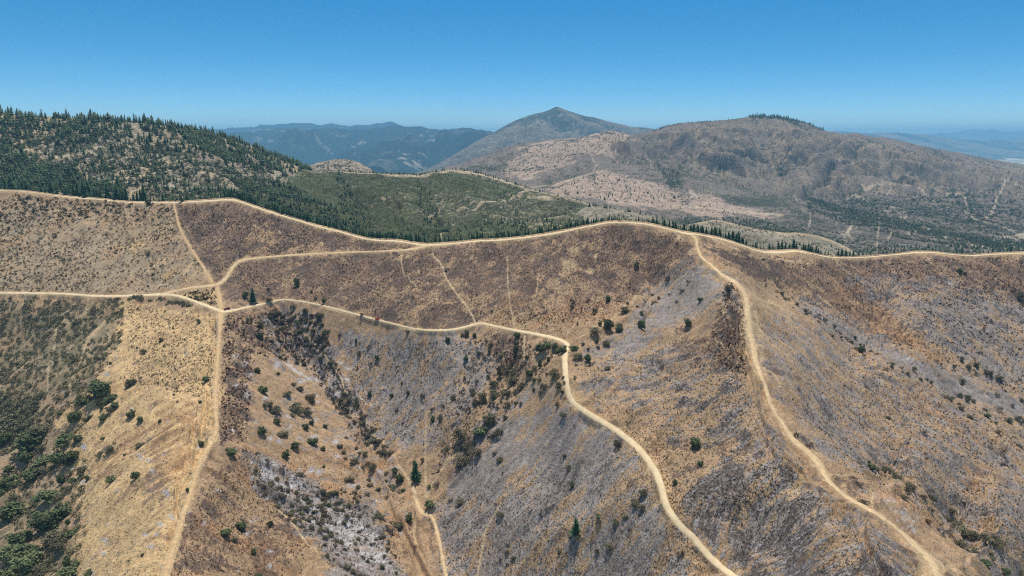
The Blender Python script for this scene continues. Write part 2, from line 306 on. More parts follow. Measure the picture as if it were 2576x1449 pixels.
burn = area([("440,508 600,500 780,558 950,602 1075,620 800,640 605,655 545,716 500,650 455,570", .95),
             ("562,722 600,660 800,642 1075,622 1250,606 1550,560 1740,590 1765,660 1690,700 1590,745 1480,800 1380,800 1250,790 1195,800 1090,822 950,797 720,748 570,776", .9),
             ("1755,598 1900,640 2100,655 2400,645 2576,645 2876,640 2876,780 2576,760 2300,740 2100,765 1960,715 1830,670", .95),
             ("565,795 690,780 800,850 900,960 760,900 640,880 620,1100 560,1110", .75), ("530,1180 620,1130 760,1330 700,1449 430,1449 470,1290", .6),
             ("1830,760 1875,740 1880,900 1850,960 1790,900 1790,820", .75), ("1960,1330 2200,1290 2330,1400 2330,1560 1980,1560", .5), ("1230,840 1330,850 1320,920 1250,930", .7),
             ("2000,740 2300,740 2576,760 2576,900 2350,860 2150,850", .45)])
tanp = area([("1380,760 1600,740 1500,850 1430,855 1310,830 1280,790", 1), ("1195,800 1130,720 1290,720 1330,820", .45), ("940,740 1100,700 1190,800 1000,800", .35), ("570,560 700,560 760,620 620,640 570,690 560,640", .45),
             ("1340,700 1450,700 1440,760 1370,760", .5), ("1560,640 1700,620 1690,690 1600,700", .3)])
spots = np.maximum.reduce([np.exp(-(((x - a) / r) ** 2 + ((y - b) / (r * .75)) ** 2) ** 2) for a, b, r in ((1443, 630, 14), (1433, 668, 19), (1484, 678, 10), (1500, 640, 8), (1710, 600, 10), (1740, 630, 10))])
burn = np.maximum(burn, area([("1692,829 1870,829 1880,923 1800,930 1700,900", .8), ("1960,600 2576,650 2576,700 2200,700", .6)]))
burn_c = cover(np.clip(burn - tanp * .6, 0, 1) * .92, unif(b2 * .34 + st2 * .25 + b1 * .22 + b0 * .16 + b3 * .3 + blot * .3), .16) * (1 - spots)
ash = area([("850,825 1180,832 1240,900 1200,980 1150,1100 1050,1130 950,1100 900,1000 860,900", .62), ("1090,1280 1250,1060 1420,1010 1550,1080 1640,1200 1665,1320 1740,1449 1800,1560 1140,1560 1100,1400", .66),
            ("1930,770 2160,885 2350,975 2576,1100 2876,1260 2876,1560 2576,1560 2400,1340 2240,1190 2060,1130 1960,1010 1905,900", .5), ("1450,880 1700,850 1830,900 1890,1000 1960,1100 1900,1140 1700,1100 1600,1060 1450,980", .34),
            ("1814,933 1899,989 1965,1093 2031,1168 2110,1250 2228,1328 2303,1431 2330,1560 1899,1560 1800,1449 1711,1337 1730,1205 1852,1149 1800,1036", .6), ("1480,900 1640,880 1760,930 1700,1010 1560,980", .5), ("600,1130 680,1150 800,1200 860,1260 960,1300 1010,1449 1010,1560 880,1560 780,1340 660,1230", .9), ("660,790 760,790 830,870 900,960 980,1120 900,1130 840,1000 760,930 680,860", .55),
            ("1983,745 2134,800 2275,875 2416,935 2576,1000 2876,1130 2876,1280 2576,1080 2400,1000 2200,900 2060,820", .8), ("2120,690 2400,700 2576,760 2876,860 2876,1130 2576,1000 2400,900 2250,790", .62), ("1560,830 1640,720 1745,640 1850,710 1860,760 1720,810 1620,870 1520,900", .72), ("1100,1180 1260,1060 1350,1000 1420,960 1300,980 1180,1100", .5),
            ("1450,860 1560,830 1640,870 1560,950 1470,960", .35), ("860,1100 1000,1180 1040,1300 960,1320 880,1220", .3), ("640,880 900,960 980,1100 1010,1200 860,1220 700,1120 620,1130", .14)], 22)
tband = area([("2080,700 2140,700 2400,905 2300,895 2110,790", .7), ("2400,1120 2510,1180 2500,1270 2440,1240", .8), ("2150,900 2450,1040 2576,1120 2576,1170 2350,1070", .5)])
ash_c = cover(ash * (1 - tband) * 1.06, unif(st1 * .22 + st2 * .32 + b2 * .26 + st0 * .16 + b0 * .14 + b1 * .08 + blot * .36 + b3 * .16), .085) * (.7 + .3 * hill.fb(1.4, 19, 2))
char = area([("1814,933 1899,989 1965,1093 2031,1168 2228,1328 2303,1431 2330,1560 1899,1560 1720,1337 1740,1205 1852,1149 1800,1036", .5), ("1795,720 1850,715 1868,770 1861,840 1800,835", .6), ("1760,600 1900,640 2000,665 1960,720 1860,690 1800,660", .75), ("1800,1110 1950,1130 2010,1200 1990,1280 1880,1270 1800,1230", .45), ("2090,1190 2150,1200 2190,1240 2180,1265 2140,1262 2100,1225", .5), ("2000,1090 2050,1115 2060,1130 2030,1130", .8),
             ("1925,900 1965,940 1960,960 1930,940", .8), ("1880,1290 2300,1449 1900,1500 1800,1400", .38), ("1830,700 1860,740 1855,800 1820,780", .5), ("2150,1330 2300,1350 2330,1430 2220,1440", .4), ("740,785 830,870 870,960 820,960 740,880", .22),
             ("560,800 610,830 600,1000 560,1050", .35), ("1450,900 1800,870 1880,1100 1960,1300 1750,1300 1560,1080", .2), ("1100,1300 1600,1100 1660,1449 1150,1449", .14), ("1950,900 2300,950 2500,1300 2300,1250 2000,1050", .22), ("460,510 600,520 560,600 540,700 490,640", .3)], 12)
char_c = cover(char, unif(st1 * .2 + st2 * .1 + b2 * .35 + blot * .3 + b0 * .2 + b1 * .15), .1) * .72
char_c = np.maximum(char_c, burn_c * cover(zero_(x) + .36, unif(blot * .5 + b2 * .3 + b1 * .3), .18) * .55)
fleck = cover(np.clip(.07 + ash * .24 + burn * .18, 0, 1), unif(b0 * .75 + st0 * .25), .05)
white = area([("620,1140 700,1170 800,1230 880,1300 960,1330 990,1430 900,1430 800,1310 660,1220", .42), ("690,890 740,905 820,970 760,950", .6), ("700,790 780,830 850,930 940,1080 900,1080 800,950", .25), ("1983,750 2134,805 2275,880 2416,940 2576,1005 2876,1130 2876,1250 2576,1060 2400,985 2200,885 2060,800", .22), ("2060,1130 2240,1190 2400,1340 2500,1420 2300,1330 2150,1230", .25), ("2120,740 2180,745 2160,760", .25), ("860,830 1200,840 1250,1100 900,1100", .1),
              ("1100,1300 1640,1100 1660,1449 1150,1449", .10), ("1200,640 2300,640 2500,700 2200,690", .08)], 12)
white_c = cover(white, b1 * .3 + st1 * .35 + b2 * .35, .1)
for _ in range(150):                                          # pale rock outcrops
    a, b = rng.uniform(150, 1010), rng.uniform(880, 1449)
    if rng.random() < .45: a, b = rng.uniform(560, 1000), rng.uniform(900, 1449)
    r = rng.uniform(4, 9.5) * (1 if a > 560 else .8)
    m = (np.abs(x - a) < 3 * r) & (np.abs(y - b) < 2 * r)
    white_c[m] = np.maximum(white_c[m], np.exp(-(((x[m] - a) / r) ** 2 + ((y[m] - b) / (r * .55)) ** 2)) * sm(.05, .6, b1[m]) * 1.7)
white_c = np.clip(np.maximum(white_c, cover(np.clip(ash * .26, 0, 1), unif(st0 * .4 + b0 * .45 + st1 * .15), .05) * .62), 0, 1)
char_c = np.maximum(char_c, fleck * .8)
grass = area([("310,750 545,790 548,1080 480,1240 410,1560 100,1560 200,1300 130,1050 250,960", 1), ("400,735 545,722 556,780 480,752", 1), ("0,500 130,500 440,520 540,715 480,722 380,690 260,560", .35)], 16)
grass_c = np.clip(cover(grass * .9, b3 * .4 + st3 * .4 + b2 * .2, .25) , 0, 1)
grey = area([("-300,470 440,508 545,716 400,738 -300,730", .7), ("-300,745 310,752 300,870 230,990 100,1150 -300,1200", .5), ("0,1080 200,1080 200,1449 0,1449", .4)], 20)
grey_c = cover(grey, b3 * .6 + st3 * .4, .3)
rust = area([("570,1130 1000,1100 1060,1300 1000,1449 430,1560 520,1180", .5), ("1450,1000 1600,1080 1700,1250 1760,1400 1850,1560 1900,1560 1800,1350 1700,1150 1560,1000", .6), ("1900,950 2576,1200 2576,1560 2300,1400", .42), ("1900,680 2600,660 2600,760 2100,760", .3),
             ("130,950 500,1000 480,1200 250,1250", .35), ("1280,740 1600,760 1440,860 1210,810", .4), ("2300,660 2420,760 2480,830 2390,760", .9), ("2080,700 2140,700 2400,905 2300,895 2110,790", .95), ("2400,1120 2510,1180 2500,1270 2440,1240", .9), ("2150,900 2450,1040 2576,1120 2576,1170 2350,1070", .7)], 18)
rust_c = cover(rust * .8, unif(b3 * .35 + st2 * .25 + b2 * .2 + b0 * .2), .25) * .7
scrub = area([("-300,748 310,755 305,860 230,985 90,1120 -300,1180", .55), ("-300,1050 60,1000 60,1120 -300,1120", .8), ("0,1230 150,1250 200,1449 0,1560 -300,1560 -300,1230", .55)], 14)
scrub_c = cover(scrub, b1 * .3 + b2 * .5 + b3 * .2, .15) * .8
bare = np.zeros(x.shape)
jx, jy = x + (b1 - .5) * 2.5, y + (b1 - .5) * 2.0
for t in TR: bare = np.maximum(bare, linemask(jx, jy, [(q[0], q[1], q[2] * 1.15) for q in t], 1.5) * .95)
cut = np.zeros(x.shape)
for R, dxx, dyy, wd in ((R_main[:14], 14, -9, 15), (R_main[18:34], 0, -5, 4), (R_spur, 0, 0, 20), (R_up, 0, -3, 6), (R_ridge, 0, 3, 1)):
    cut = np.maximum(cut, linemask(jx, jy, [(p[0] + dxx, p[1] + dyy, p[2] * .6 + wd) for p in R], 6))
cut *= sm(.15, .6, b2 * .4 + b0 * .3 + st1 * .3)
rust_c = np.maximum(rust_c, cut * .8)
R_cut = R_main
cutm = linemask(jx, jy, [(p[0] + (13 if p[1] > 1020 else 10), p[1] - 9, p[2] * .5 + 12) for p in R_main[4:13]], 5) * sm(.0, .4, b2 * .4 + b0 * .4 + .1)
grass_c = np.maximum(grass_c, cutm)
bare = np.maximum(bare, cut * .42); bare = np.maximum(bare, roadm * .7 * sm(.2, .7, b1)); bare = np.maximum(bare, spots * .6)
bare = np.maximum(bare, cover(area([("1870,730 1905,760 1915,900 1930,960 1895,940 1865,860 1862,780", 1), ("2040,1140 2075,1160 2090,1200 2060,1200 2030,1165", .8), ("2290,1360 2360,1380 2440,1449 2330,1449", .8), ("1840,690 1960,760 2000,800 1900,770 1850,720", .5)], 8), b2 * .6 + b1 * .4, .2) * .75)
soot = 1 - cut * .8
ash_c = ash_c * (1 - cutm); char_c = char_c * (1 - cutm); burn_c = burn_c * (1 - cutm)
hill_attr = dict(cover_a=np.stack([grey_c, burn_c * (1 - .0 * cut), rust_c], -1), cover_b=np.stack([grass_c * (1 - .55 * rust_c), ash_c * soot, char_c * soot], -1), cover_c=np.stack([scrub_c, white_c, np.clip(bare, 0, 1)], -1))
hill.build(terrain_mat("burned_hillside_ground", (180, 151, 118)), hill_attr)

def road(name, pts, mat, lift=0.3, jag=0.12, sheet=None):
    pts = [(p[0], p[1], p[2] * .88) for p in pts]
    sheet = sheet or hill
    P = resample(pts, 3.0); d = np.gradient(P[:, :2], axis=0); d /= np.linalg.norm(d, axis=1, keepdims=True) + 1e-9; nrm = np.stack([-d[:, 1], d[:, 0]], 1)
    n = len(P); V = []
    jl = 1 + (fbm(np.arange(n) / 3.0, np.zeros(n), 40) - .5) * 2 * jag; jr = 1 + (fbm(np.arange(n) / 3.0, np.zeros(n) + 9, 41) - .5) * 2 * jag
    for u in np.linspace(-1, 1, 7):
        w = P[:, 2] / 2 * u * (jl if u < 0 else jr); q = sheet.at(P[:, 0] + nrm[:, 0] * w, P[:, 1] + nrm[:, 1] * w); q[:, 2] += lift * (1 - abs(u) ** 3 * .8) ; V.append(q)
    V = np.stack(V, 1); idx = np.arange(n * 7).reshape(n, 7)
    F = np.stack([idx[:-1, :-1], idx[:-1, 1:], idx[1:, 1:], idx[1:, :-1]], -1).reshape(-1, 4)
    rt = np.ones((n, 7, 3)) * np.array([.86, .93, 1.06, 1.0, 1.06, .93, .86])[None, :, None]; rt *= (.9 + .2 * fbm(V[..., 0] / 2.5, V[..., 1] / 2.5, 44))[..., None]
    me = mesh_np(name, V, F, True, {"wear": rt}); o = link(name, me, mats=[mat]); tag(o, kind='structure'); return o
road("dirt_road", R_main, M_road, .42, .2); road("dirt_road", R_up, M_road2, .38); road("dirt_road", [(p[0], p[1], p[2] * .74) for p in R_ridge], M_road, .45, .3)
road("dirt_track", [(p[0], p[1], p[2] * .78) for p in R_spur], M_road2, .36, .5); road("dirt_track", R_fb1, M_road3, .34, .25); road("dirt_track", R_fb0, M_road3, .33, .3)
road("dirt_track", [(p[0], p[1], p[2] * .75) for p in R_fb2], M_road3, .32, .5); road("dirt_track", R_valley, M_road2, .3, .35)

# ------------------------------------------------------------------ middle and far hills
def zero(s): return np.zeros(s.xx.shape)
low = Sheet("low_hill", pl("1400,560,1560 1478,520,1650 1570,529,1600 1690,560,1520 1798,554,1650 2009,585,1620 2155,638,1560 2250,670,1500 1400,650,1230 1600,650,1230 1800,640,1290 2000,650,1330 2200,690,1360 1900,610,1450"),
            pl("1380,600 1440,545 1478,519 1520,521 1570,529 1620,537 1648,543 1690,560 1715,566 1741,563 1798,553 1833,559 1892,573 1970,585 2009,585 2048,591 2087,602 2126,620 2155,638 2220,680"), 1380, 2220, 2.6, 2.6, 700, tanb=.5)
lb = low.fb(9, 3); ls = low.streak(14, 90, 10, 3)
low.P[..., 2] += ((ls - .5) * 5 + (lb - .5) * 1.5) * low.fadetop
lscr = cover(.42 + .25 * polymask(low.xx, low.yy, pl("1600,560 1700,570 1900,600 2000,660 1500,660"), 30), lb * .6 + ls * .4, .15) * .55
lbar = linemask(low.xx, low.yy, pl("1741,564,5 1798,555,5 1833,561,5 1892,575,6 1970,588,7 2009,588,7 2048,594,6 2087,605,6 2126,623,6 2155,641,5"), 2) * .5
low.build(terrain_mat("grey_tan_hill_ground", (158, 148, 128), dict(scrub=(96, 96, 80)), 3, 16, .4),
          dict(cover_a=np.stack([zero(low)] * 3, -1), cover_b=np.stack([zero(low)] * 3, -1), cover_c=np.stack([lscr, zero(low), lbar], -1)))

gtop = pl("-300,252 -150,268 0,282 60,290 130,293 200,298 300,303 380,309 450,319 510,330 570,346 620,362 660,380 700,397 740,411 780,427 800,431 860,429 940,434 1000,436 1060,437 1100,429 1140,425 1180,430 1220,439 1280,457 1330,473 1380,486 1420,494 1470,508 1500,520 1560,556 1600,590")
green = Sheet("wooded_hill", pl("-300,252,1850 0,282,1900 300,303,1950 570,346,2050 700,397,2150 780,427,2200 940,434,2250 1140,425,2300 1330,473,2150 1420,494,2050 1500,520,1900 1560,556,1700 0,400,1590 300,400,1620 570,425,1720 700,455,1850 0,480,1400 300,495,1400 570,500,1450 700,535,1400 "
              "800,560,1350 900,595,1300 1000,610,1270 1100,612,1270 1300,600,1290 1450,580,1330 1600,600,1400 860,470,1980 930,540,1570 960,500,1660 1000,540,1480 1050,590,1330 1060,470,1900 1090,540,1570 1300,525,1720 1200,480,1950 -300,400,1560 -300,480,1400 400,640,1150 1000,700,1100 1500,680,1150"),
              gtop, -300, 1600, 2.3, 2.2, 640, back=(5, 15, 40, 100, 220, 400), tanb=.5, R=20)
X2, Y2 = green.P[..., 0], green.P[..., 1]; g1 = green.fb(7, 3); g2 = green.fb(32, 4); g3 = green.streak(45, 260, 12, 5); g4 = green.fb(150, 9)
green.P[..., 2] += ((g3 - .5) * 20 + (g2 - .5) * 1.6 + (g1 - .5) * .8) * green.fadetop
gx, gy = green.xx + (g2 - .5) * 30, green.yy + (g2 - .5) * 14
chap = np.maximum.reduce([polymask(gx, gy, pl("780,428 1140,428 1330,476 1500,520 1560,560 1500,640 700,640 560,520 640,480 720,450"), 14) * .93,
                          polymask(gx, gy, pl("-300,400 160,420 320,500 -300,490"), 18) * .6, polymask(gx, gy, pl("-300,300 0,320 560,360 720,430 600,520 -300,500"), 20) * .38])
mott = np.maximum(polymask(gx, gy, pl("1080,470 1200,480 1330,490 1500,525 1520,560 1380,590 1200,560 1120,540"), 14) * .42, polymask(gx, gy, pl("950,500 1040,500 1100,560 1040,570"), 12) * .3)
gchap = cover(np.clip(chap - mott * .45, 0, 1), g1 * .5 + g2 * .3 + g3 * .2, .16)
gdark = cover(.20 + mott * .3 + .45 * linemask(gx, gy, pl("1055,440,20 1075,480,24 1095,530,24 1110,560,30 1110,620,40"), 8) + .4 * linemask(gx, gy, pl("860,450,20 900,500,34 940,560,34 960,600,30"), 8), g1 * .4 + g2 * .6, .15)
gbare = np.zeros(green.xx.shape)
for t in ("770,430,5 800,434,4 860,433,4 940,438,4 1000,440,4 1060,441,4 1110,433,6 1140,429,6 1180,434,6 1230,446,6 1290,464,6 1330,477,5 1370,488,4 1420,496,4", "B:1410,735,7 1310,770,7 1230,805,7 1150,825,6 1060,840,6 1000,860,5 900,872,5 800,885,4",
          "B:735,885,7 715,915,7 690,930,6 655,945,7", "B:1400,780,5 1500,790,5 1600,810,5 1700,825,5 1850,835,5", "A:0,450,4 170,440,10 300,447,10 420,447,10 560,452,10 700,460,9 800,470,4", "B:730,1030,6 745,1060,7 740,1100,9", "D:0,0"):
    p = pl(t)
    if t[1] == ':': p = [(q[0], q[1], q[2] * .85 if len(q) > 2 else 1) for q in p]
    if len(p) > 1: gbare = np.maximum(gbare, linemask(green.xx, green.yy, p, 1.3) * .8)
gbare = np.maximum(gbare, cover(mott * .25, g1, .1) * .45)
gash = cover(mott * .8, g2 * .6 + g1 * .4, .2) * .5
green.build(terrain_mat("wooded_hill_ground", (160, 148, 128), dict(grass=(82, 88, 60), char=(78, 78, 62), bare=(190, 174, 144), ash=(100, 94, 86)), 4, 16, .5),
            dict(cover_a=np.stack([cover(zero(green) + .35, g4, .3), zero(green), zero(green)], -1), cover_b=np.stack([gchap, gash, gdark * .55], -1), cover_c=np.stack([zero(green), zero(green), gbare], -1)))

knoll = Sheet("knoll", pl("740,440,2850 800,409,3000 850,401,3050 900,408,3000 960,440,2850 850,470,2600 760,480,2600 950,480,2600"), pl("740,445 770,422 800,409 850,400 890,404 920,418 960,440 990,455"), 740, 990, 2.2, 2.2, 490, tanb=.5, back=(10, 40, 120, 300))
knoll.build(terrain_mat("knoll_ground", (166, 150, 130), dict(scrub=(90, 88, 74)), 8, 30, .4), dict(cover_a=np.stack([zero(knoll)] * 3, -1), cover_b=np.stack([zero(knoll)] * 3, -1), cover_c=np.stack([cover(zero(knoll) + .35, knoll.fb(14, 2), .15), zero(knoll), zero(knoll)], -1)))

mtop = pl("1000,460 1050,440 1100,426 1160,410 1230,385 1300,362 1380,352 1450,346 1500,336 1540,329 1590,338 1640,329 1680,316 1720,309 1780,305 1850,299 1900,292 1950,294 2000,301 2040,313 2070,326 2110,336 2130,338 2150,334 2165,337 2200,345 2215,344 2260,353 2330,369 2400,382 2480,398 2576,414 2700,440 2876,470")
mass = Sheet("brown_mountain", pl("1000,460,4000 1160,410,4600 1300,362,4900 1540,329,5000 1720,309,5300 1900,292,5600 2070,326,5700 2200,345,5900 2400,382,6200 2576,414,6400 2876,470,6500 1300,450,3550 1400,472,3200 1500,430,3520 1640,455,3400 1600,400,4250 1600,480,3050 1700,520,2850 1600,545,2450 "
             "1900,540,2950 1800,400,4560 1700,430,4020 1900,450,4340 2000,380,4800 1900,335,5150 2200,430,4650 2400,450,4800 2576,490,4450 2100,500,3950 2300,520,3600 2500,560,2950 2576,600,2650 2200,600,2250 2000,560,2480 2300,640,2000 1800,600,2080 1300,520,2700 1200,460,3500 2576,660,2080 2876,600,2800 2876,680,2100 "
             "1840,420,4450 1760,470,3750 2050,440,4420 2120,400,4900 1960,470,4180 2300,420,4850 1250,700,1700 1700,700,1600 2300,740,1550 2876,760,1600"), mtop, 1000, 2876, 2.3, 2.0, 720, back=(15, 50, 150, 400, 900), tanb=.45, R=50, fade=50, jag=2.5)
m1 = mass.fb(16, 3); m2 = mass.fb(80, 4); m3 = mass.streak(120, 700, 14, 5); m4 = mass.fb(420, 9); m5 = mass.streak(45, 260, 10, 6)
m6 = unif(1 - np.abs(2 * fbm(mass.P[..., 0] / 520 + m4, mass.P[..., 1] / 700, 12, 4) - 1))
dist = mass.zc
mass.P[..., 2] += ((m6 - .5) * 130 + (m3 - .5) * 30 + (m5 - .5) * 8 + (m2 - .5) * 5 + (m1 - .5) * 1) * mass.fadetop * (sm(3500, 4500, dist) * .93 + .07)
mxx, mxy = mass.xx + (m2 - .5) * 30, mass.yy + (m2 - .5) * 14
MA = lambda l, s=14: np.maximum.reduce([polymask(mxx, mxy, pl(a), s) * v for a, v in l])
pink = MA([("1365,480 1420,455 1500,430 1560,440 1640,455 1720,490 1720,515 1830,540 1880,545 1760,548 1700,525 1600,522 1500,505 1420,495", .92), ("1245,430 1280,385 1400,355 1540,332 1600,345 1560,370 1460,400 1380,430 1290,455", .8), ("C:240,800 470,860 750,905 600,935 500,910 320,880 150,920 120,870 150,850", 1),
           ("1700,470 1830,500 1850,540 1760,540", .7)], 7)
tanm = MA([("1640,330 1900,295 2070,330 2300,370 2576,420 2876,470 2876,520 2576,520 2300,480 2000,470 1800,450 1700,400", .45), ("2010,500 2110,490 2100,520 2020,530", .3)], 20)
darkm = MA([("1160,412 1245,400 1240,440 1300,460 1400,450 1460,440 1370,475 1330,470 1200,440", .55), ("1990,480 2150,470 2300,500 2450,540 2576,560 2576,640 1700,640 1560,560 1650,540 1900,560 1960,540 1850,510 1900,480", .62), ("1600,370 1680,390 1780,440 1700,440 1600,440 1560,400", .4),
            ("2400,470 2520,470 2500,560 2400,540", .55)], 16)
veg = np.zeros(mass.xx.shape)
for t, v in (("C:1430,370,40 1300,440,36 1180,540,30 1060,620,26 950,720,30 930,770,40", .5), ("C:930,780,60 1100,850,50 1400,920,60 1700,990,60 2000,1060,70 2300,1130,80 2558,1150,90", .8), ("C:1200,760,40 1500,850,60 1800,880,70 2100,950,60 2400,1040,60", .45), ("C:720,570,50 640,520,50 640,450,30 700,370,16", .5),
             ("C:480,160,20 600,165,26 740,180,24 900,215,22 1040,270,10", .8), ("C:300,290,60 420,320,60", .45), ("B:2400,560,40 2480,620,50 2520,700,40", .7), ("C:0,610,30 100,560,20", .4), ("C:350,800,60 700,830,60 1000,950,40", .5), ("C:0,960,50 250,940,40 500,980,40 800,1030,50", .6), ("C:1990,740,40 2180,770,60 2180,870,50", .5),
             ("C:700,1010,60 1100,1120,80 1500,1180,80 2000,1190,60", .45), ("C:1450,640,50 1650,690,60", .4)):
    p = [(q[0], q[1], q[2] * K) for q in pl(t)]; veg = np.maximum(veg, linemask(mxx, mxy, p, 8) * v)
gul = np.zeros(mass.xx.shape)
for t, v in (("C:1440,350,16 1300,440,20 1180,540,22 1080,600,24 960,700,28 920,760,30", 1), ("C:1100,440,12 900,520,16 800,560,18 740,620,20", .8), ("C:620,430,16 640,480,24 690,540,24 740,620,20", 1), ("C:380,400,12 500,480,14 570,560,16", .7), ("C:1650,420,10 1800,520,12 2000,620,14 2150,660,18", .7),
             ("C:2150,440,10 2350,560,12 2500,640,14", .6), ("C:200,210,8 150,330,12 40,440,16 -80,520,20", .7), ("C:560,190,8 480,300,12 330,330,24", .7), ("C:880,230,8 860,330,12 760,420,14 650,450,16", .6), ("C:1240,330,8 1150,420,10 1000,470,12 880,500,14", .5), ("C:1850,400,8 1980,470,10 2200,600,14", .5),
             ("B:1900,440,12 1850,520,16 1700,600,20 1560,660,24", .6), ("B:2250,330,10 2330,430,14 2450,560,22 2490,660,30", .8), ("C:1560,470,8 1480,560,12 1350,620,14 1180,690,16", .6), ("C:2300,540,8 2200,620,12 2180,720,16", .6)):
    p = [(q[0], q[1], q[2] * K) for q in pl(t)]; gul = np.maximum(gul, linemask(mass.xx + (m2 - .5) * 10, mass.yy + (m2 - .5) * 6, p, 7) * v)
    mass.P[..., 2] -= linemask(mass.xx + (m2 - .5) * 10, mass.yy, p, 16) * v * 60 * mass.fadetop
veg = np.maximum(veg, gul * .62)
vegc = cover(np.clip(.12 + veg + darkm * .15 + .06 * sm(.3, .05, m3) + .42 * sm(.3, .0, m6), 0, 1), unif(m1 * .65 + m2 * .25 + m5 * .1), .13)
mbare = np.zeros(mass.xx.shape)
for t in ("B:1540,580,0 1680,560,0", "C:0,850,9 200,862,10 300,870,12 400,880,10 600,895,9 750,905,12", "B:1430,715,4 1550,690,8 1700,650,7 1890,595,8 1990,575,6", "B:1890,590,6 1890,570,7 1920,540,7", "C:240,798,12 165,820,14 150,848,16", "C:2440,690,10 2380,750,16 2340,830,18 2325,880,20 2300,920,18 2250,940,14", "C:2090,880,10 2150,900,16 2180,930,16 2220,950,14 2350,980,12 2480,1030,10",
          "C:2100,770,14 2130,830,18 2130,860,20", "C:1470,935,7 1468,1000,9 1462,1080,9 1457,1180,8", "C:950,885,7 958,930,7 948,985,12", "C:1160,930,5 1150,990,7", "C:1270,950,8 1265,1000,14 1235,1040,22 1270,1080,12", "C:1575,1000,6 1560,1050,10 1545,1085,20", "C:1620,1010,7 1700,1060,7 1770,1110,7",
          "C:1900,1070,6 2000,1090,16 2100,1120,20 2200,1140,20 2330,1180,22", "C:2420,1090,30 2558,1060,40", "C:1180,715,6 1290,710,7 1370,735,7 1450,710,7 1540,700,7 1640,720,7 1740,725,7 1820,775,6", "C:1560,700,7 1545,740,7 1480,770,6", "C:1230,775,6 1300,770,7 1390,805,7", "C:1970,745,6 2080,735,7 2110,750,7",
          "C:2440,715,9 2500,730,9 2558,750,9", "C:1800,1010,20 1850,1020,16", "C:1640,940,24 1700,940,20", "C:1560,850,20 1600,860,20", "B:2130,335,7 2050,365,7 1960,400,7 1900,440,6 1880,480,6 1900,530,5", "B:2290,480,6 2320,540,6 2350,575,6", "B:2050,820,6 2200,830,7 2350,835,7 2558,850,8", "C:60,740,30 130,780,10", "C:860,800,4 830,770,4"):
    p = [(q[0], q[1], max(q[2] * K, .8)) for q in pl(t) if len(q) > 2]
    if len(p) > 1 and p[0][2] > .85: mbare = np.maximum(mbare, linemask(mass.xx + (m1 - .5) * 1.2, mass.yy, p, 1.0) * .7)
mbare = np.maximum(mbare, cover(MA([("C:2300,1080 2558,1050 2558,1200 2400,1180", .35), ("C:1500,830 1700,860 1690,960 1550,940", .25), ("C:1950,1080 2200,1120 2330,1170 2100,1160", .4), ("C:1180,960 1290,1000 1290,1100 1190,1060", .3)], 5), m1, .1) * .7)
massc = terrain_mat("brown_mountain_ground", (131, 119, 107), dict(grass=(180, 158, 138), grey=(152, 135, 113), ash=(108, 102, 92), scrub=(76, 78, 62), bare=(200, 182, 156)), 10, 40, .3, .6)
mass.build(massc, dict(cover_a=np.stack([cover(tanm + .1, m2 * .5 + m3 * .5, .3), zero(mass), zero(mass)], -1), cover_b=np.stack([sm(.35, .65, pink + (m1 - .5) * .3), cover(darkm, m2 * .5 + m1 * .5, .25), zero(mass)], -1), cover_c=np.stack([vegc * (1 - .8 * pink), zero(mass), mbare], -1)))

peak = Sheet("peak", pl("1000,440,9500 1100,416,10000 1180,368,10800 1250,328,11400 1330,290,11800 1400,271,12000 1470,290,12200 1590,320,12600 1700,345,13000 1100,470,8500 1300,420,9300 1400,340,10900 1500,420,9700 1700,420,10000 1250,380,10000 1350,330,11000"),
             pl("1000,446 1050,434 1094,416 1130,396 1150,384 1180,367 1210,349 1250,328 1290,306 1330,291 1360,283 1380,278 1392,271 1402,269 1415,273 1430,279 1470,291 1500,297 1530,305 1560,312 1590,319 1640,324 1700,345"), 1000, 1700, 2.4, 1.8, 480, back=(60, 200, 600, 1500), tanb=.4, R=150, fade=40, jag=2.0)
p1 = peak.fb(60, 3); p2 = peak.fb(260, 4); p3 = peak.streak(330, 1900, 14, 5)
peak.P[..., 2] += ((p3 - .5) * 260 + (p2 - .5) * 60) * peak.fadetop
peak.build(terrain_mat("peak_ground", (128, 116, 96), dict(scrub=(66, 70, 52), bare=(170, 152, 126)), 40, 160, .4), dict(cover_a=np.stack([zero(peak)] * 3, -1), cover_b=np.stack([zero(peak)] * 3, -1),
           cover_c=np.stack([cover(.42 + .25 * sm(330, 270, peak.yy), p1 * .35 + p2 * .35 + p3 * .3, .2), zero(peak), cover(zero(peak) + .14, p2 * .6 + p1 * .4, .15) * .8], -1)))
def far_range(name, ctrl, top, x0, x1, ybot, dens, relief, base=(118, 108, 92), sc=(44, 56, 42)):
    s = Sheet(name, ctrl, top, x0, x1, 3.0, 1.8, ybot, back=(150, 500, 1500, 3500), tanb=.35, R=400, fade=45, jag=8.0)
    a = s.fb(140, 3); b = s.fb(700, 4); c = s.streak(650, 3200, 12, 5)
    s.P[..., 2] += ((c - .5) * relief + (b - .5) * relief * .3) * s.fadetop
    s.build(terrain_mat(name + "_ground", base, dict(scrub=sc, bare=(178, 162, 138)), 110, 480, .35), dict(cover_a=np.stack([zero(s)] * 3, -1), cover_b=np.stack([zero(s)] * 3, -1),
            cover_c=np.stack([cover(zero(s) + dens, a * .25 + b * .4 + c * .35, .15), zero(s), cover(zero(s) + .1, b * .5 + a * .5, .1) * .8], -1)))
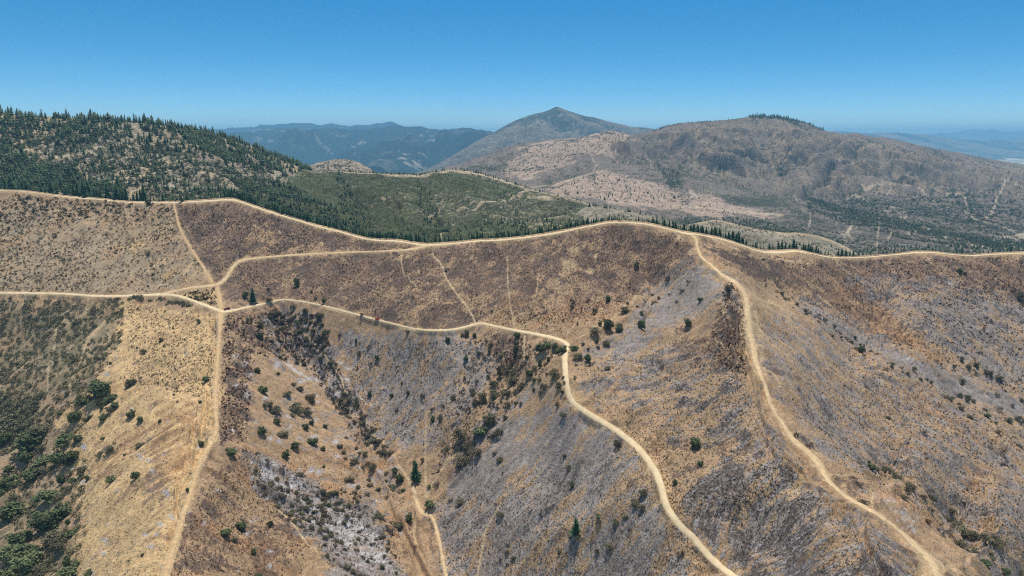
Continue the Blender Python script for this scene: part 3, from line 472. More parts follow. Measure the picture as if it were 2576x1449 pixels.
far_range("forested_range", pl("480,345,16500 604,333,17000 806,325,17500 1006,316,18000 1161,321,17500 1260,335,17000 600,450,11500 900,450,11800 1250,450,11500 800,380,14500 1000,380,14300 1100,370,15000"),
          pl("480,346 560,338 604,332 671,327 705,323 740,326 772,328 806,324 859,323 900,326 940,322 980,317 1006,315 1020,318 1037,321 1060,319 1094,325 1130,326 1161,320 1194,327 1228,330 1260,338 1320,350"), 480, 1320, 480, .84, 700, (104, 98, 84), (32, 46, 36))
far_range("blue_range", pl("480,326,25500 655,316,26000 745,309,26000 839,312,26000 986,307,26500 1127,326,26000 600,400,20000 900,400,20000 1150,400,20000"),
          pl("460,330 567,323 600,322 655,316 690,315 745,309 780,312 806,315 839,311 859,315 902,315 930,312 959,308 986,306.5 996,309 1006,315 1047,320 1100,324 1127,326 1200,332"), 460, 1200, 430, .9, 700, (100, 96, 84), (32, 46, 36))
far_range("plain_edge_hills", pl("2000,332,24500 2221,335,25000 2338,340,25500 2422,352,26000 2576,353,27000 2876,356,28000 2050,400,20800 2300,402,20800 2576,404,21200 2876,404,21500"),
          pl("2000,331 2087,332 2150,333 2221,334 2288,336 2338,339 2360,344 2389,348 2422,352 2480,354 2520,352 2576,352 2700,354 2876,357"), 2000, 2876, 420, .55, 260, (132, 118, 96))
far_range("hazy_range", pl("2300,340,43000 2456,327,44000 2500,328,44000 2876,330,45000 2400,380,34000 2700,380,34000"),
          pl("2280,344 2320,339 2355,335.5 2390,333 2422,330.5 2456,326 2500,327 2540,330 2576,329.5 2620,326 2700,328 2780,333 2876,330"), 2280, 2876, 395, .6, 300)

# plain to the horizon: one flat disc under everything
nseg = 96; V = [(0, 0, -660)]; rings = [2000, 6000, 12000, 16000, 20000, 26000, 34000, 44000, 60000]
for r in rings: V += [(r * math.cos(2 * math.pi * i / nseg), r * math.sin(2 * math.pi * i / nseg), -660 - (0 if r > 9000 else 40)) for i in range(nseg)]
F = [];
for k in range(len(rings) - 1):
    for i in range(nseg): F.append((1 + k * nseg + i, 1 + (k + 1) * nseg + i, 1 + (k + 1) * nseg + (i + 1) % nseg, 1 + k * nseg + (i + 1) % nseg))
for i in range(0, nseg, 2): F.append((0, 1 + i, 1 + (i + 1) % nseg, 1 + (i + 2) % nseg))
pm, N, L, bs = newmat("plain_ground"); geo = N.new("ShaderNodeNewGeometry"); vo = N.new("ShaderNodeTexNoise"); vo.inputs["Scale"].default_value = 1 / 900; vo.inputs["Detail"].default_value = 6; vo.inputs["Roughness"].default_value = .65
L.new(geo.outputs["Position"], vo.inputs["Vector"]); cr = N.new("ShaderNodeValToRGB"); L.new(vo.outputs[0], cr.inputs[0])
cr.color_ramp.elements[0].position = .40; cr.color_ramp.elements[0].color = srgb(92, 92, 74); cr.color_ramp.elements[1].position = .58; cr.color_ramp.elements[1].color = srgb(214, 196, 162)
L.new(cr.outputs[0], bs.inputs["Base Color"])
tag(link("plain", mesh_np("plain", V, F), mats=[pm]), kind='structure')

# ------------------------------------------------------------------ vegetation meshes
def crown_mesh(name, seed, lobes=16, leaves=55, leaf=.085, flat=.55, sparse=0.0, low=.12):
    r = np.random.default_rng(seed); V = []; F = []
    n = 0
    for i in range(lobes):
        a = r.uniform(0, 2 * math.pi); rad = math.sqrt(r.random()) * .34; hh = math.sqrt(max(0, 1 - (rad / .44) ** 2)); c = np.array([rad * math.cos(a), rad * math.sin(a), .45 + .36 * hh * r.uniform(-1, 1)])
        lr = r.uniform(.13, .22)
        m = int(leaves * (1 - sparse * r.random()))
        d = r.normal(size=(m, 3)); d /= np.linalg.norm(d, axis=1, keepdims=True); p = c + d * lr * r.uniform(.45, 1.1, (m, 1)) * [1, 1, .85]
        u = r.normal(size=(m, 3)); u /= np.linalg.norm(u, axis=1, keepdims=True); v = np.cross(u, d + r.normal(size=(m, 3)) * .5); v /= np.linalg.norm(v, axis=1, keepdims=True) + 1e-9
        s = leaf * r.uniform(.5, 1.2, (m, 1))
        q = np.stack([p - u * s * .6, p + v * s * .5, p + u * s * .6, p - v * s * .5], 1); q[..., 2] = np.clip(q[..., 2], .02, 1.05)
        V.append(q.reshape(-1, 3)); F.append(np.arange(m * 4).reshape(-1, 4) + n); n += m * 4
    return mesh_np(name, np.vstack(V), np.vstack(F))
def tube(V, F, a, b, ra, rb, k=6):
    a, b = Vector(a), Vector(b); d = (b - a).normalized(); u = d.orthogonal().normalized(); w = d.cross(u); n = len(V)
    for p, r in ((a, ra), (b, rb)):
        for i in range(k):
            t = 2 * math.pi * i / k; V.append(tuple(p + u * (r * math.cos(t)) + w * (r * math.sin(t))))
    for i in range(k): F.append((n + i, n + (i + 1) % k, n + k + (i + 1) % k, n + k + i))
def trunk_mesh(name, seed, h=.8, twigs=6, r0=.03):
    r = random.Random(seed); V, F = [], []
    tube(V, F, (0, 0, -.15), (0, 0, h * .35), r0, r0 * .75); tube(V, F, (0, 0, h * .35), (r.uniform(-.04, .04), r.uniform(-.04, .04), h * .8), r0 * .75, r0 * .25)
    for i in range(twigs):
        a = 2 * math.pi * i / twigs + r.uniform(-.3, .3); z = h * r.uniform(.2, .55); rr = r.uniform(.2, .36)
        mid = (rr * .5 * math.cos(a), rr * .5 * math.sin(a), z + .12); tube(V, F, (0, 0, z), mid, r0 * .5, r0 * .3, 5); tube(V, F, mid, (rr * math.cos(a), rr * math.sin(a), z + r.uniform(.15, .4)), r0 * .3, r0 * .08, 5)
    return mesh_np(name, V, F)
def conifer_arrays(seed, tiers=11, pts=9, wid=.17, lean=.0):
    r = np.random.default_rng(seed); V = []; F = []; n = 0
    ox = oy = 0.0
    for t in range(tiers):
        ox += r.normal() * .008; oy += r.normal() * .008
        f = t / (tiers - 1); z1 = .10 + .84 * f; w = wid * (1 - f) ** .85 + .012; z0 = z1 - .085 * (1 - f * .3)
        w *= r.uniform(.72, 1.22); V.append([[ox, oy, min(1.0, z1 + .10)]]); a0 = r.uniform(0, 6.28)
        ring = []
        for k in range(pts * 2):
            a = a0 + math.pi * k / pts + r.uniform(-.12, .12); rad = w * (r.uniform(.85, 1.2) if k % 2 == 0 else r.uniform(.4, .62)); zz = z0 + (0 if k % 2 == 0 else .035) + r.uniform(-.015, .015)
            ring.append([ox + rad * math.cos(a), oy + rad * math.sin(a), zz])
        V.append(ring); m = pts * 2
        for k in range(m): F.append((n, n + 1 + k, n + 1 + (k + 1) % m))
        n += m + 1
    return np.vstack(V), np.array(F)
OAK = [crown_mesh("oak_crown", 10 + i, 22, 80, .085) for i in range(6)]
SCO = [crown_mesh("scorched_crown", 30 + i, 22, 72, .066, sparse=.35) for i in range(6)]
CHA = [crown_mesh("charred_crown", 50 + i, 16, 44, .07, sparse=.6) for i in range(4)]
RUS = [crown_mesh("brown_crown", 60 + i, 13, 50, .08, sparse=.4) for i in range(3)]
for L_, m in ((OAK, M_oak), (SCO, M_scorch), (CHA, M_charred), (RUS, M_rusty)):
    for me in L_: me.materials.append(m)
TRK = [trunk_mesh("oak_trunk", i) for i in range(5)]
for me in TRK: me.materials.append(M_bark)
SHR = {}
for nm, L_, in (("o", OAK), ("s", SCO), ("d", CHA), ("r", RUS)): SHR[nm] = L_
CONC = []; CONT = []
for i in range(6):
    V, F = conifer_arrays(i, 13, 9, .17 + .035 * (i % 3)); me = mesh_np("conifer_crown", V, F); me.materials.append(M_con); CONC.append(me)
V, F = [], []; tube(V, F, (0, 0, -.08), (0, 0, .5), .014, .009, 6); tube(V, F, (0, 0, .5), (0, 0, .97), .009, .002, 6); me = mesh_np("conifer_trunk", V, F); me.materials.append(M_bark); CONT = me

# ------------------------------------------------------------------ surveyed trees and shrubs: crop letter, x y w h type
TREES = """D 755 905 165 115 o;D 627 975 110 75 o;D 745 965 50 40 o;D 800 950 60 55 o;D 850 935 70 75 o;D 862 995 60 45 o;D 830 1022 70 60 s;D 560 1095 85 90 o;D 640 1080 50 45 s;D 672 1060 40 40 s;D 770 1085 55 55 o;D 765 1035 25 30 o;D 983 1075 60 70 o;D 1050 1125 40 48 o;D 1195 1090 25 30 o;D 455 1080 30 30 o;D 975 810 75 70 s;D 990 795 50 50 o;D 1075 615 50 55 s;D 1208 520 35 40 s;D 1545 790 50 45 o;D 1488 370 25 40 o;D 1498 960 25 32 o;D 1302 905 18 20 o;D 1505 1260 45 45 o;D 775 1265 28 28 o;D 828 670 20 20 o;D 1328 960 20 20 r;D 1030 572 14 14 o
G 490 465 120 100 o;G 580 425 60 60 o;G 525 595 105 110 o;G 440 615 90 100 o;G 330 625 120 100 o;G 190 580 85 100 o;G 45 455 80 75 o;G 235 480 160 120 o;G 310 495 60 40 s;G 330 390 140 90 s;G 380 315 60 50 s;G 65 755 110 100 o;G 245 730 115 100 o;G 135 775 60 45 o;G 350 675 80 60 s;G 460 745 60 80 o;G 550 760 40 50 o;G 655 740 30 48 o;G 620 685 80 60 s;G 530 680 60 60 s;G 470 865 105 95 s;G 520 810 60 60 s;G 350 905 120 90 o;G 480 990 105 105 o;G 260 905 70 50 s;G 90 1005 150 115 o;G 350 1095 185 120 o;G 545 1135 80 65 o;G 508 1065 35 42 o;G 410 1195 160 105 s;G 160 1205 140 120 o;G 180 1320 160 110 o;G 440 1255 110 95 s;G 80 1335 130 95 o;G 320 1375 105 90 s;G 200 1425 170 95 o;G 505 1380 60 75 o;G 568 1367 50 52 o;G 660 1407 60 55 o;G 500 1449 110 50 o;G 310 1449 120 60 s;G 835 730 70 65 o;G 1012 695 52 75 o;G 750 565 60 42 s;G 820 525 70 45 s;G 1050 485 70 34 s;G 935 555 25 20 s;G 860 475 30 20 s;G 1070 1310 22 22 o;G 968 1362 20 20 o;G 40 1440 110 90 o;G 100 890 70 50 s;G 60 650 60 50 o;G 170 660 50 40 s;G 10 860 50 60 o
D 1895 222 42 115 c;D 1842 190 45 52 o;D 2018 212 60 45 s;D 2222 100 45 72 o;D 2335 140 22 28 o;D 2430 215 45 42 o;D 2012 105 32 30 d;D 2365 182 25 25 s;D 1870 375 45 80 s;D 1950 390 50 60 s;D 1947 475 45 45 o;D 1930 745 45 45 o;D 2083 738 30 28 o;D 1970 890 68 65 o;D 2150 915 75 60 s;D 2010 1000 65 70 s;D 2070 1045 90 75 s;D 2200 848 45 50 s;D 2250 873 60 65 s;D 2225 1025 125 90 s;D 2310 1055 78 75 s;D 2330 965 85 85 s;D 2195 1072 48 42 s;D 2075 1120 48 55 o;D 1968 1207 62 72 o;D 2120 1218 78 65 s;D 2290 1163 48 60 o;D 2335 1123 40 42 o;D 2440 1153 38 38 o;D 2340 1268 78 68 o;D 2217 1300 58 65 o;D 2140 1357 58 75 o;D 2422 1312 38 42 o;D 1735 1352 85 42 o;D 2440 470 75 70 s;D 2400 340 60 50 s;D 2550 480 40 30 d
G 1808 1083 68 72 o;G 1693 1152 78 58 o;G 2028 1092 48 70 o;G 1757 1180 50 30 s;G 1903 1292 42 58 o;G 1940 1447 52 60 o;G 2425 615 30 28 o;G 1405 820 25 40 o;G 2250 660 50 28 s
E 155 322 40 42 d;E 205 555 38 48 d;E 130 603 36 75 d;E 110 495 20 38 o;E 268 656 36 46 o;E 222 690 34 38 d;E 118 727 28 55 d;E 212 908 34 60 o;E 320 866 25 32 d;E 376 916 30 42 o;E 498 886 30 42 o;E 612 927 40 56 d;E 455 812 30 38 d;E 410 1006 34 38 d;E 278 1006 20 24 d;E 755 986 38 46 d;E 685 1103 44 65 o;E 742 1128 48 75 s;E 458 1136 24 28 d;E 498 456 42 34 s;E 800 487 42 48 o;E 940 442 44 58 o;E 908 452 36 36 s;E 998 477 40 42 o;E 1088 522 28 32 s;E 1026 597 28 32 o;E 932 647 34 46 o;E 1318 467 58 56 o;E 1305 597 48 70 o;E 1000 706 24 28 d;E 1092 712 20 28 d;E 1045 287 18 32 r;E 1130 282 22 38 d;E 1660 342 28 32 d;E 1770 407 20 38 r;E 1998 212 48 46 o;E 1735 262 58 100 d;E 1845 217 28 46 d;E 1900 292 42 62 s;E 1797 302 20 64 d;E 1515 252 22 24 d
E 1500 590 85 82 o;E 1545 548 76 70 o;E 1600 548 56 56 o;E 1655 592 76 78 o;E 1628 565 56 56 o;E 1487 682 30 80 o;E 1552 642 34 46 o;E 1410 752 62 64 o;E 1425 792 28 36 s;E 1460 762 24 28 s;E 1745 582 76 66 o;E 1775 622 86 64 s;E 1845 632 58 74 o;E 1870 662 40 42 d;E 1812 532 28 38 o;E 1760 672 24 26 s;E 1600 765 105 100 s;E 1515 862 66 74 s;E 1625 882 58 74 s;E 1440 882 28 44 s;E 1620 987 38 54 s;E 1895 467 95 48 s;E 2000 417 86 110 o;E 1940 392 34 54 o;E 2085 412 66 72 o;E 2120 287 95 64 s;E 2245 422 66 90 o;E 1910 522 44 46 o;E 1985 527 66 50 s;E 2250 312 38 54 s;E 2350 222 48 46 s;E 1998 692 46 42 s;E 2395 717 46 34 d;E 2445 52 38 54 d;E 2515 202 38 26 d;E 2160 92 24 54 d;E 2280 217 24 36 d;E 2195 117 20 26 d;E 1350 690 30 34 d
E 1190 785 58 110 s;E 1250 725 84 74 s;E 1290 745 74 64 s;E 1290 825 105 94 s;E 1350 845 66 74 s;E 1140 855 84 74 s;E 1150 925 94 84 s;E 1230 925 74 74 s;E 1320 875 58 46 d;E 1060 960 76 90 s;E 980 882 38 62 s;E 990 922 38 54 s;E 915 882 38 54 d;E 925 947 28 36 d;E 1010 984 74 54 s;E 1130 988 56 46 d;E 1245 988 56 54 s;E 1310 977 38 44 s;E 1345 987 28 36 s;E 945 1048 56 44 d;E 850 812 24 44 d;E 925 767 24 36 d;E 835 923 46 62 s;E 1100 752 38 36 s;E 1015 792 38 36 d;E 680 997 46 28 d
E 1110 1115 120 115 s;E 1125 1110 70 90 o;E 1040 1198 125 80 o;E 1175 1193 76 74 s;E 890 1253 115 125 s;E 950 1293 94 90 s;E 920 1393 130 105 s;E 1000 1353 94 84 s;E 1120 1233 74 46 d;E 1230 1063 46 46 s;E 790 1327 48 54 s;E 1155 1327 38 36 d;E 1190 1412 56 44 s;E 1035 1357 28 20 d;E 1675 1337 38 44 s;E 1705 1437 56 54 s;E 2075 1293 66 80 d;E 1665 1072 58 28 s;E 1750 812 24 44 s
H 560 748 78 160 c;H 400 665 48 62 o;H 435 722 66 84 o;H 385 772 42 38 o;H 465 803 38 34 o;H 340 853 34 28 d;H 665 943 80 68 o;H 508 1033 58 82 o;H 280 1013 84 54 s;H 300 1035 50 40 d;H 365 1123 84 70 d;H 410 1063 94 74 s;H 545 625 28 56 o;H 608 603 38 54 r;H 235 643 66 80 s;H 60 703 74 54 s;H 100 603 76 70 s;H 1190 598 56 52 s;H 1208 697 24 36 d;H 1150 508 42 36 d;H 2070 465 66 76 s;H 1730 768 52 64 s;H 1415 933 42 36 d;H 1190 1008 58 54 s;H 1495 1003 38 46 d;H 1755 1170 84 150 c;H 1715 1198 38 28 d;H 1925 1030 44 46 o;H 1925 1062 44 34 d;H 2060 1033 58 50 s;H 2130 983 56 54 s;H 2170 1083 56 54 d;H 1915 1243 42 48 s;H 2010 1223 76 72 s;H 1635 1283 42 54 s;H 2265 803 76 72 s;H 2200 883 76 72 s;H 2252 903 66 54 s;H 2500 733 34 50 o;H 2535 1313 66 76 d;H 1290 1290 50 40 s;H 1240 1265 34 34 s;H 1190 1338 28 32 d;H 1240 1342 26 32 d;H 890 903 84 70 s;H 710 773 56 32 d;H 555 1253 34 36 d;H 820 865 40 30 d;H 660 800 30 24 o
I 95 462 88 94 o;I 130 607 48 56 o;I 845 407 48 56 r;I 935 477 42 46 r;I 965 442 28 28 d;I 1420 622 56 54 o;I 1400 572 24 30 o;I 1530 653 74 62 s;I 1605 723 76 80 s;I 1700 813 76 90 s;I 1860 893 76 74 s;I 1955 1013 84 72 s;I 2015 983 46 54 s;I 2100 1113 115 100 s;I 2060 1063 76 72 s;I 2270 1183 76 74 s;I 2360 1233 76 74 s;I 2400 1200 46 46 d;I 2345 1163 46 46 d;I 1935 1142 58 54 d;I 1838 1072 48 52 r;I 2090 1213 94 82 s;I 2268 1343 76 72 o;I 2418 1413 58 44 o;I 2540 1447 58 54 s;I 1270 755 60 36 d;I 1320 795 60 40 d;I 1330 875 56 38 d;I 1380 890 50 30 d;I 1805 397 34 30 d;I 1825 567 28 30 r;I 2390 527 42 52 d;I 2402 612 56 54 d;I 1345 287 22 24 d;I 1530 267 58 56 s;I 1992 132 66 62 s;I 2285 253 34 36 o;I 2075 87 46 44 s;I 2137 107 46 44 s;I 2440 292 56 54 s;I 2522 312 58 70 s;I 2110 897 34 34 d;I 2040 213 20 24 d;I 1857 1249 16 12 d;I 1962 1357 20 14 d;I 1385 25 38 34 d;I 2180 1140 80 70 s;I 1800 860 50 40 d
F 35 412 58 76 o;F 130 217 48 40 o;F 1340 593 54 74 o;F 1520 712 38 34 d;F 1700 302 24 28 d;F 2260 417 24 24 d;F 2230 582 34 22 d;F 1900 637 34 22 d;F 2090 652 28 42 s;F 2037 707 38 32 d;F 1735 732 34 42 s;F 700 145 35 34 d;F 745 175 40 36 s;F 790 200 30 30 d;F 855 244 30 30 s;F 920 282 44 32 s;F 955 300 30 26 d;F 1010 335 44 36 d;F 1065 375 30 38 s;F 1130 412 44 36 s;F 1165 432 32 30 d;F 1180 445 30 28 s;F 1230 484 44 36 d;F 1265 516 34 36 s;F 1290 500 24 30 o;F 1410 592 34 24 s;F 1460 613 38 26 s;F 1575 663 38 26 s;F 1640 692 30 22 d;F 2142 712 38 36 s;F 2197 762 24 30 d;F 2197 702 34 42 s;F 2290 762 46 46 s;F 2370 803 56 44 s;F 2097 822 38 46 s;F 2360 922 34 30 d;F 2530 777 24 18 d;F 2530 182 56 66 s;F 2540 225 40 30 d;F 345 130 70 60 s;F 330 190 60 50 d;F 45 72 38 34 d;F 2470 1000 30 34 d;F 2540 960 30 34 s;F 620 110 28 34 d;F 250 590 20 22 d
A 1110 848 38 40 o;A 410 1082 40 38 r;A 472 1237 24 34 d;A 1110 1217 34 38 r;A 1135 1277 34 28 r;A 1148 1367 22 20 o;A 1362 812 30 34 o;A 2300 1130 20 16 d
C 600 1248 40 40 s;C 2075 1347 40 40 o;C 2118 1342 28 28 s;C 1690 1337 28 36 d;C 490 1250 26 24 d;C 310 1262 22 22 d;C 1215 1382 26 24 d
B 780 1322 30 26 d;B 2210 1305 46 60 s;B 2085 958 20 14 d;B 2450 1390 30 50 d"""
items = []
for line in TREES.splitlines():
    for t in line.split(';'):
        c, a, b, w, h, k = t.split(); px, py = cc(c, float(a), float(b)); items.append([px, py, float(w) * K, float(h) * K, k, 0])
# thicket belts in the gullies: scattered plants of their own
def inpoly(p, poly):
    r = False; n = len(poly)
    for i in range(n):
        (x0, y0), (x1, y1) = poly[i][:2], poly[(i + 1) % n][:2]
        if (y0 > p[1]) != (y1 > p[1]) and p[0] < (x1 - x0) * (p[1] - y0) / (y1 - y0) + x0: r = not r
    return r
def scatter(poly, n, dmin, seed, maxtry=40):
    r = random.Random(seed); xs = [p[0] for p in poly]; ys = [p[1] for p in poly]; out = []
    for _ in range(n * maxtry):
        p = (r.uniform(min(xs), max(xs)), r.uniform(min(ys), max(ys)))
        if inpoly(p, poly) and all((p[0] - q[0]) ** 2 + ((p[1] - q[1]) * 1.4) ** 2 > dmin * dmin for q in out): out.append(p)
        if len(out) >= n: break
    return out
TH = [("675,778 740,772 800,800 830,880 860,950 830,950 790,900 740,870 700,830", 44, 9, 11, 16), ("620,800 690,790 760,900 800,940 720,910 650,870", 16, 13, 8, 12), ("840,985 890,1000 940,1080 1000,1150 960,1150 900,1090 850,1030", 34, 11, 12, 18),
      ("620,1140 700,1170 760,1240 850,1210 860,1370 780,1360 700,1290 640,1210", 62, 12, 9, 15), ("760,1240 860,1200 960,1310 1020,1449 880,1449 800,1390", 60, 12, 9, 16), ("850,1080 960,1150 1010,1250 900,1260 860,1170", 26, 14, 10, 15), ("1230,830 1440,905 1400,960 1290,1010 1200,960", 16, 16, 10, 15),
      ("1450,860 1700,680 1760,700 1600,830 1480,900", 16, 20, 7, 12), ("2400,980 2576,1060 2576,1130 2420,1040", 12, 14, 9, 14), ("2180,1150 2450,1350 2576,1449 2480,1430 2250,1240", 16, 16, 10, 16), ("1960,735 2170,880 2350,960 2330,970 2150,890 1950,750", 22, 10, 7, 10), ("1380,920 1425,930 1420,1010 1340,990", 10, 12, 9, 13)]
for i, (p, n, dm, a, b) in enumerate(TH):
    p = pl(p); r = random.Random(i)
    for q in scatter(p, n, dm, 100 + i):
        if any((q[0] - t[0]) ** 2 + (q[1] - t[1]) ** 2 < (t[2] * .5) ** 2 for t in items if not t[5]): continue
        w = r.uniform(a, b) * 1.1; items.append([q[0], q[1], w, w * r.uniform(.7, 1.0), r.choice("sssssddr"), 1])
ord_ = lambda n: "%d%s" % (n, "th" if 10 <= n % 100 <= 20 else {1: "st", 2: "nd", 3: "rd"}.get(n % 10, "th"))
REG = [("in the lower left thicket", "0,1050 230,1050 260,1300 230,1449 0,1449"), ("on the grassy slope left of the firebreak", "0,745 556,785 548,1080 480,1240 415,1449 150,1449 230,1300 200,1050 0,1050"), ("on the unburned field at left", "0,440 440,440 545,716 0,735"),
       ("in the white ash gully", "600,1120 860,1180 1020,1449 800,1449 640,1230"), ("in the gully below the junction", "620,780 800,770 960,1000 1020,1160 900,1160 800,950 700,880"), ("on the burned slope beside the firebreak", "560,790 700,880 900,1100 1000,1160 860,1230 700,1449 410,1449 548,1080"),
       ("on the slope above the valley road", "430,500 1550,540 1700,560 1740,640 1440,855 1080,828 720,750 560,783"), ("on the spur between the gullies", "800,770 1080,832 1200,820 1180,1000 1130,1140 1060,1250 1000,1160 900,1000"), ("in the gully below the road bend", "1180,820 1430,880 1422,960 1300,1020 1240,1080 1160,1180 1060,1260 1130,1140 1180,1000"),
       ("beside the valley bottom track", "860,1180 1060,1250 1160,1180 1240,1200 1180,1449 1000,1449"), ("on the burned side above the bend", "1420,870 1740,600 1850,700 1880,800 1700,950 1480,960"), ("on the slope right of the pale road", "1440,950 1880,800 1920,1000 2090,1210 2300,1400 1850,1449 1660,1200"),
       ("on the grey slope left of the road", "1240,1080 1422,980 1660,1200 1850,1449 1180,1449"), ("along the upper right gully", "1880,700 2576,980 2576,1180 2300,1010 2100,900"), ("on the far right burned slope", "1740,590 2576,620 2576,990 2200,830"), ("in the lower right gully", "2150,1120 2576,1340 2576,1449 2350,1449"), ("on the slope right of the ridge track", "1860,720 2576,1180 2576,1449 2100,1230")]
REG = [(n, pl(p)) for n, p in REG]
KIND = dict(o=("oak_tree", "dark green oak", "oak tree", "oak"), s=("scorched_shrub", "grey-green scorched shrub", "shrub", "shrub"), d=("charred_shrub", "dark charred bush", "bush", "bush"), r=("dead_shrub", "brown dead bush", "bush", "brown bush"), c=("pine_tree", "tall dark conifer", "tree", "conifer"))
def region(p):
    for n, q in REG:
        if inpoly(p, q): return n
    return min(REG, key=lambda r: min((p[0] - a[0]) ** 2 + (p[1] - a[1]) ** 2 for a in r[1]))[0]
groups = {}
for it in items: it.append(region(it)); groups.setdefault((it[6], it[4]), []).append(it)
def place(it, label, single):
    px, py, w, h, k = it[:5]; p = hill.at(np.array([px]), np.array([py]))[0]; w *= 1.14; h *= 1.06
    D = np.linalg.norm(p); W = w / FPX * D; phi = math.asin(-p[2] / D); H = max((h / FPX * D - W * math.sin(phi) * .75) / math.cos(phi), W * .55); r = random.Random(int(px * 13 + py * 7))
    nm, _, cat, _ = KIND[k]; rz = r.uniform(0, 6.28)
    if k == 'c':
        root = bpy.data.objects.new(nm, None); COL.objects.link(root); root.location = p; root.rotation_euler = (0, 0, rz); root.scale = (W * 2.7, W * 2.7, H)
        c = bpy.data.objects.new("crown", r.choice(CONC)); COL.objects.link(c); c.parent = root; t = bpy.data.objects.new("trunk", CONT); COL.objects.link(t); t.parent = root; o = root
    elif k == 'o' and w > 10:
        root = bpy.data.objects.new(nm, None); COL.objects.link(root); root.location = p; root.rotation_euler = (0, 0, rz); root.scale = (W, W, H)
        c = bpy.data.objects.new("crown", r.choice(OAK)); COL.objects.link(c); c.parent = root; t = bpy.data.objects.new("trunk", r.choice(TRK)); COL.objects.link(t); t.parent = root; o = root
    else:
        o = bpy.data.objects.new(nm, r.choice(SHR[k])); COL.objects.link(o); o.location = p; o.location.z -= H * .08; o.rotation_euler = (0, 0, rz); o.scale = (W, W, H)
    tag(o, label, cat, None if single else f"{KIND[k][3]}s {it[6]}")
for (reg, k), L_ in groups.items():
    L_.sort(key=lambda t: t[0]); hs = sorted(t[2] for t in L_)
    for i, it in enumerate(L_):
        size = "" if len(L_) < 4 else ("large " if it[2] > hs[int(len(hs) * .75)] else ("small " if it[2] < hs[int(len(hs) * .3)] else ""))
        lab = f"{size}{KIND[k][1]} {it[6]}" + (f", {ord_(i + 1)} {KIND[k][3]} from left" if len(L_) > 1 else "")
        place(it, lab, len(L_) == 1)

# ------------------------------------------------------------------ conifers behind the ridge road and on the wooded hill
def conifer_obj(p, H, wf, label, group, seed):
    r = random.Random(seed); o = bpy.data.objects.new("pine_tree", CONC[seed % 6]); COL.objects.link(o); o.location = p; o.rotation_euler = (r.uniform(-.03, .03), r.uniform(-.03, .03), r.uniform(0, 6.28)); o.scale = (H * wf, H * wf, H)
    tag(o, label, "tree", group)
belt = []
r = random.Random(5)
for x0, x1, n, h0, h1 in ((5, 200, 13, 16, 30), (190, 230, 5, 22, 34), (230, 340, 12, 12, 20), (270, 320, 5, 24, 34), (345, 365, 3, 28, 38), (365, 560, 18, 9, 18), (560, 640, 18, 14, 26), (640, 780, 30, 14, 24), (780, 960, 36, 12, 21), (960, 1080, 24, 12, 22), (1080, 1250, 30, 9, 21), (1250, 1400, 26, 10, 20), (1400, 1520, 22, 10, 19),
                           (1520, 1640, 14, 7, 16), (1640, 1740, 14, 10, 20), (1735, 1830, 20, 14, 25), (1830, 1860, 9, 18, 26), (1860, 1990, 18, 10, 18), (1950, 2010, 6, 16, 24), (1995, 2007, 1, 33, 36), (2010, 2060, 8, 15, 24), (2060, 2200, 16, 9, 18), (2200, 2400, 16, 5, 12), (2400, 2576, 18, 7, 15)):
    if 540 < x1 < 1760: n = int(n * 1.7)
    for i in range(n): belt.append([x0 + (x1 - x0) * (i + r.uniform(.1, .9)) / n, r.uniform(h0, h1) * (1.15 if r.random() < .6 else .8), r.uniform(3, 30)])
belt.sort()
xs = np.array([b[0] for b in belt]); bb = np.array([b[2] for b in belt]); PB = hill.behind(xs, bb); PT = hill.at(xs, np.full(len(xs), -1e4))
allc = []
for (bx, h, b), p, c in zip(belt, PB, PT):
    D = np.linalg.norm(c); H = h / FPX * D + (c[2] - p[2]) - b * (-c[2] / D); allc.append((h, p, H, "belt", bx))
# hillside conifers
def dens_points(sheet, spec, seed):
    out = []
    for i, (poly, n, h0, h1, dm) in enumerate(spec):
        rr = random.Random(seed + i); q = pl(poly); xs_ = [a[0] for a in q]; ys_ = [a[1] for a in q]; c = 0; t = 0
        while c < n and t < n * 30:
            t += 1; p = (rr.uniform(min(xs_), max(xs_)), rr.uniform(min(ys_), max(ys_)))
            if inpoly(p, q): out.append((p[0], p[1], rr.uniform(h0, h1) * rr.uniform(.75, 1.1))); c += 1
    return out
def skyline(sheet, segs, seed):
    rr = random.Random(seed); out = []
    for x0, x1, n, h0, h1 in segs:
        for _ in range(n):
            xx_ = rr.uniform(x0, x1); yy_ = float(np.interp(xx_, sheet.xs, sheet.yt)); out.append((xx_, yy_ + rr.uniform(0.2, 3), rr.uniform(h0, h1) * rr.choice((.5, .7, .85, 1, 1.1)) * (.55 + .9 * float(fbm(np.array([xx_ / 14.0]), np.array([3.3]), 5, 2)[0]))))
    return out
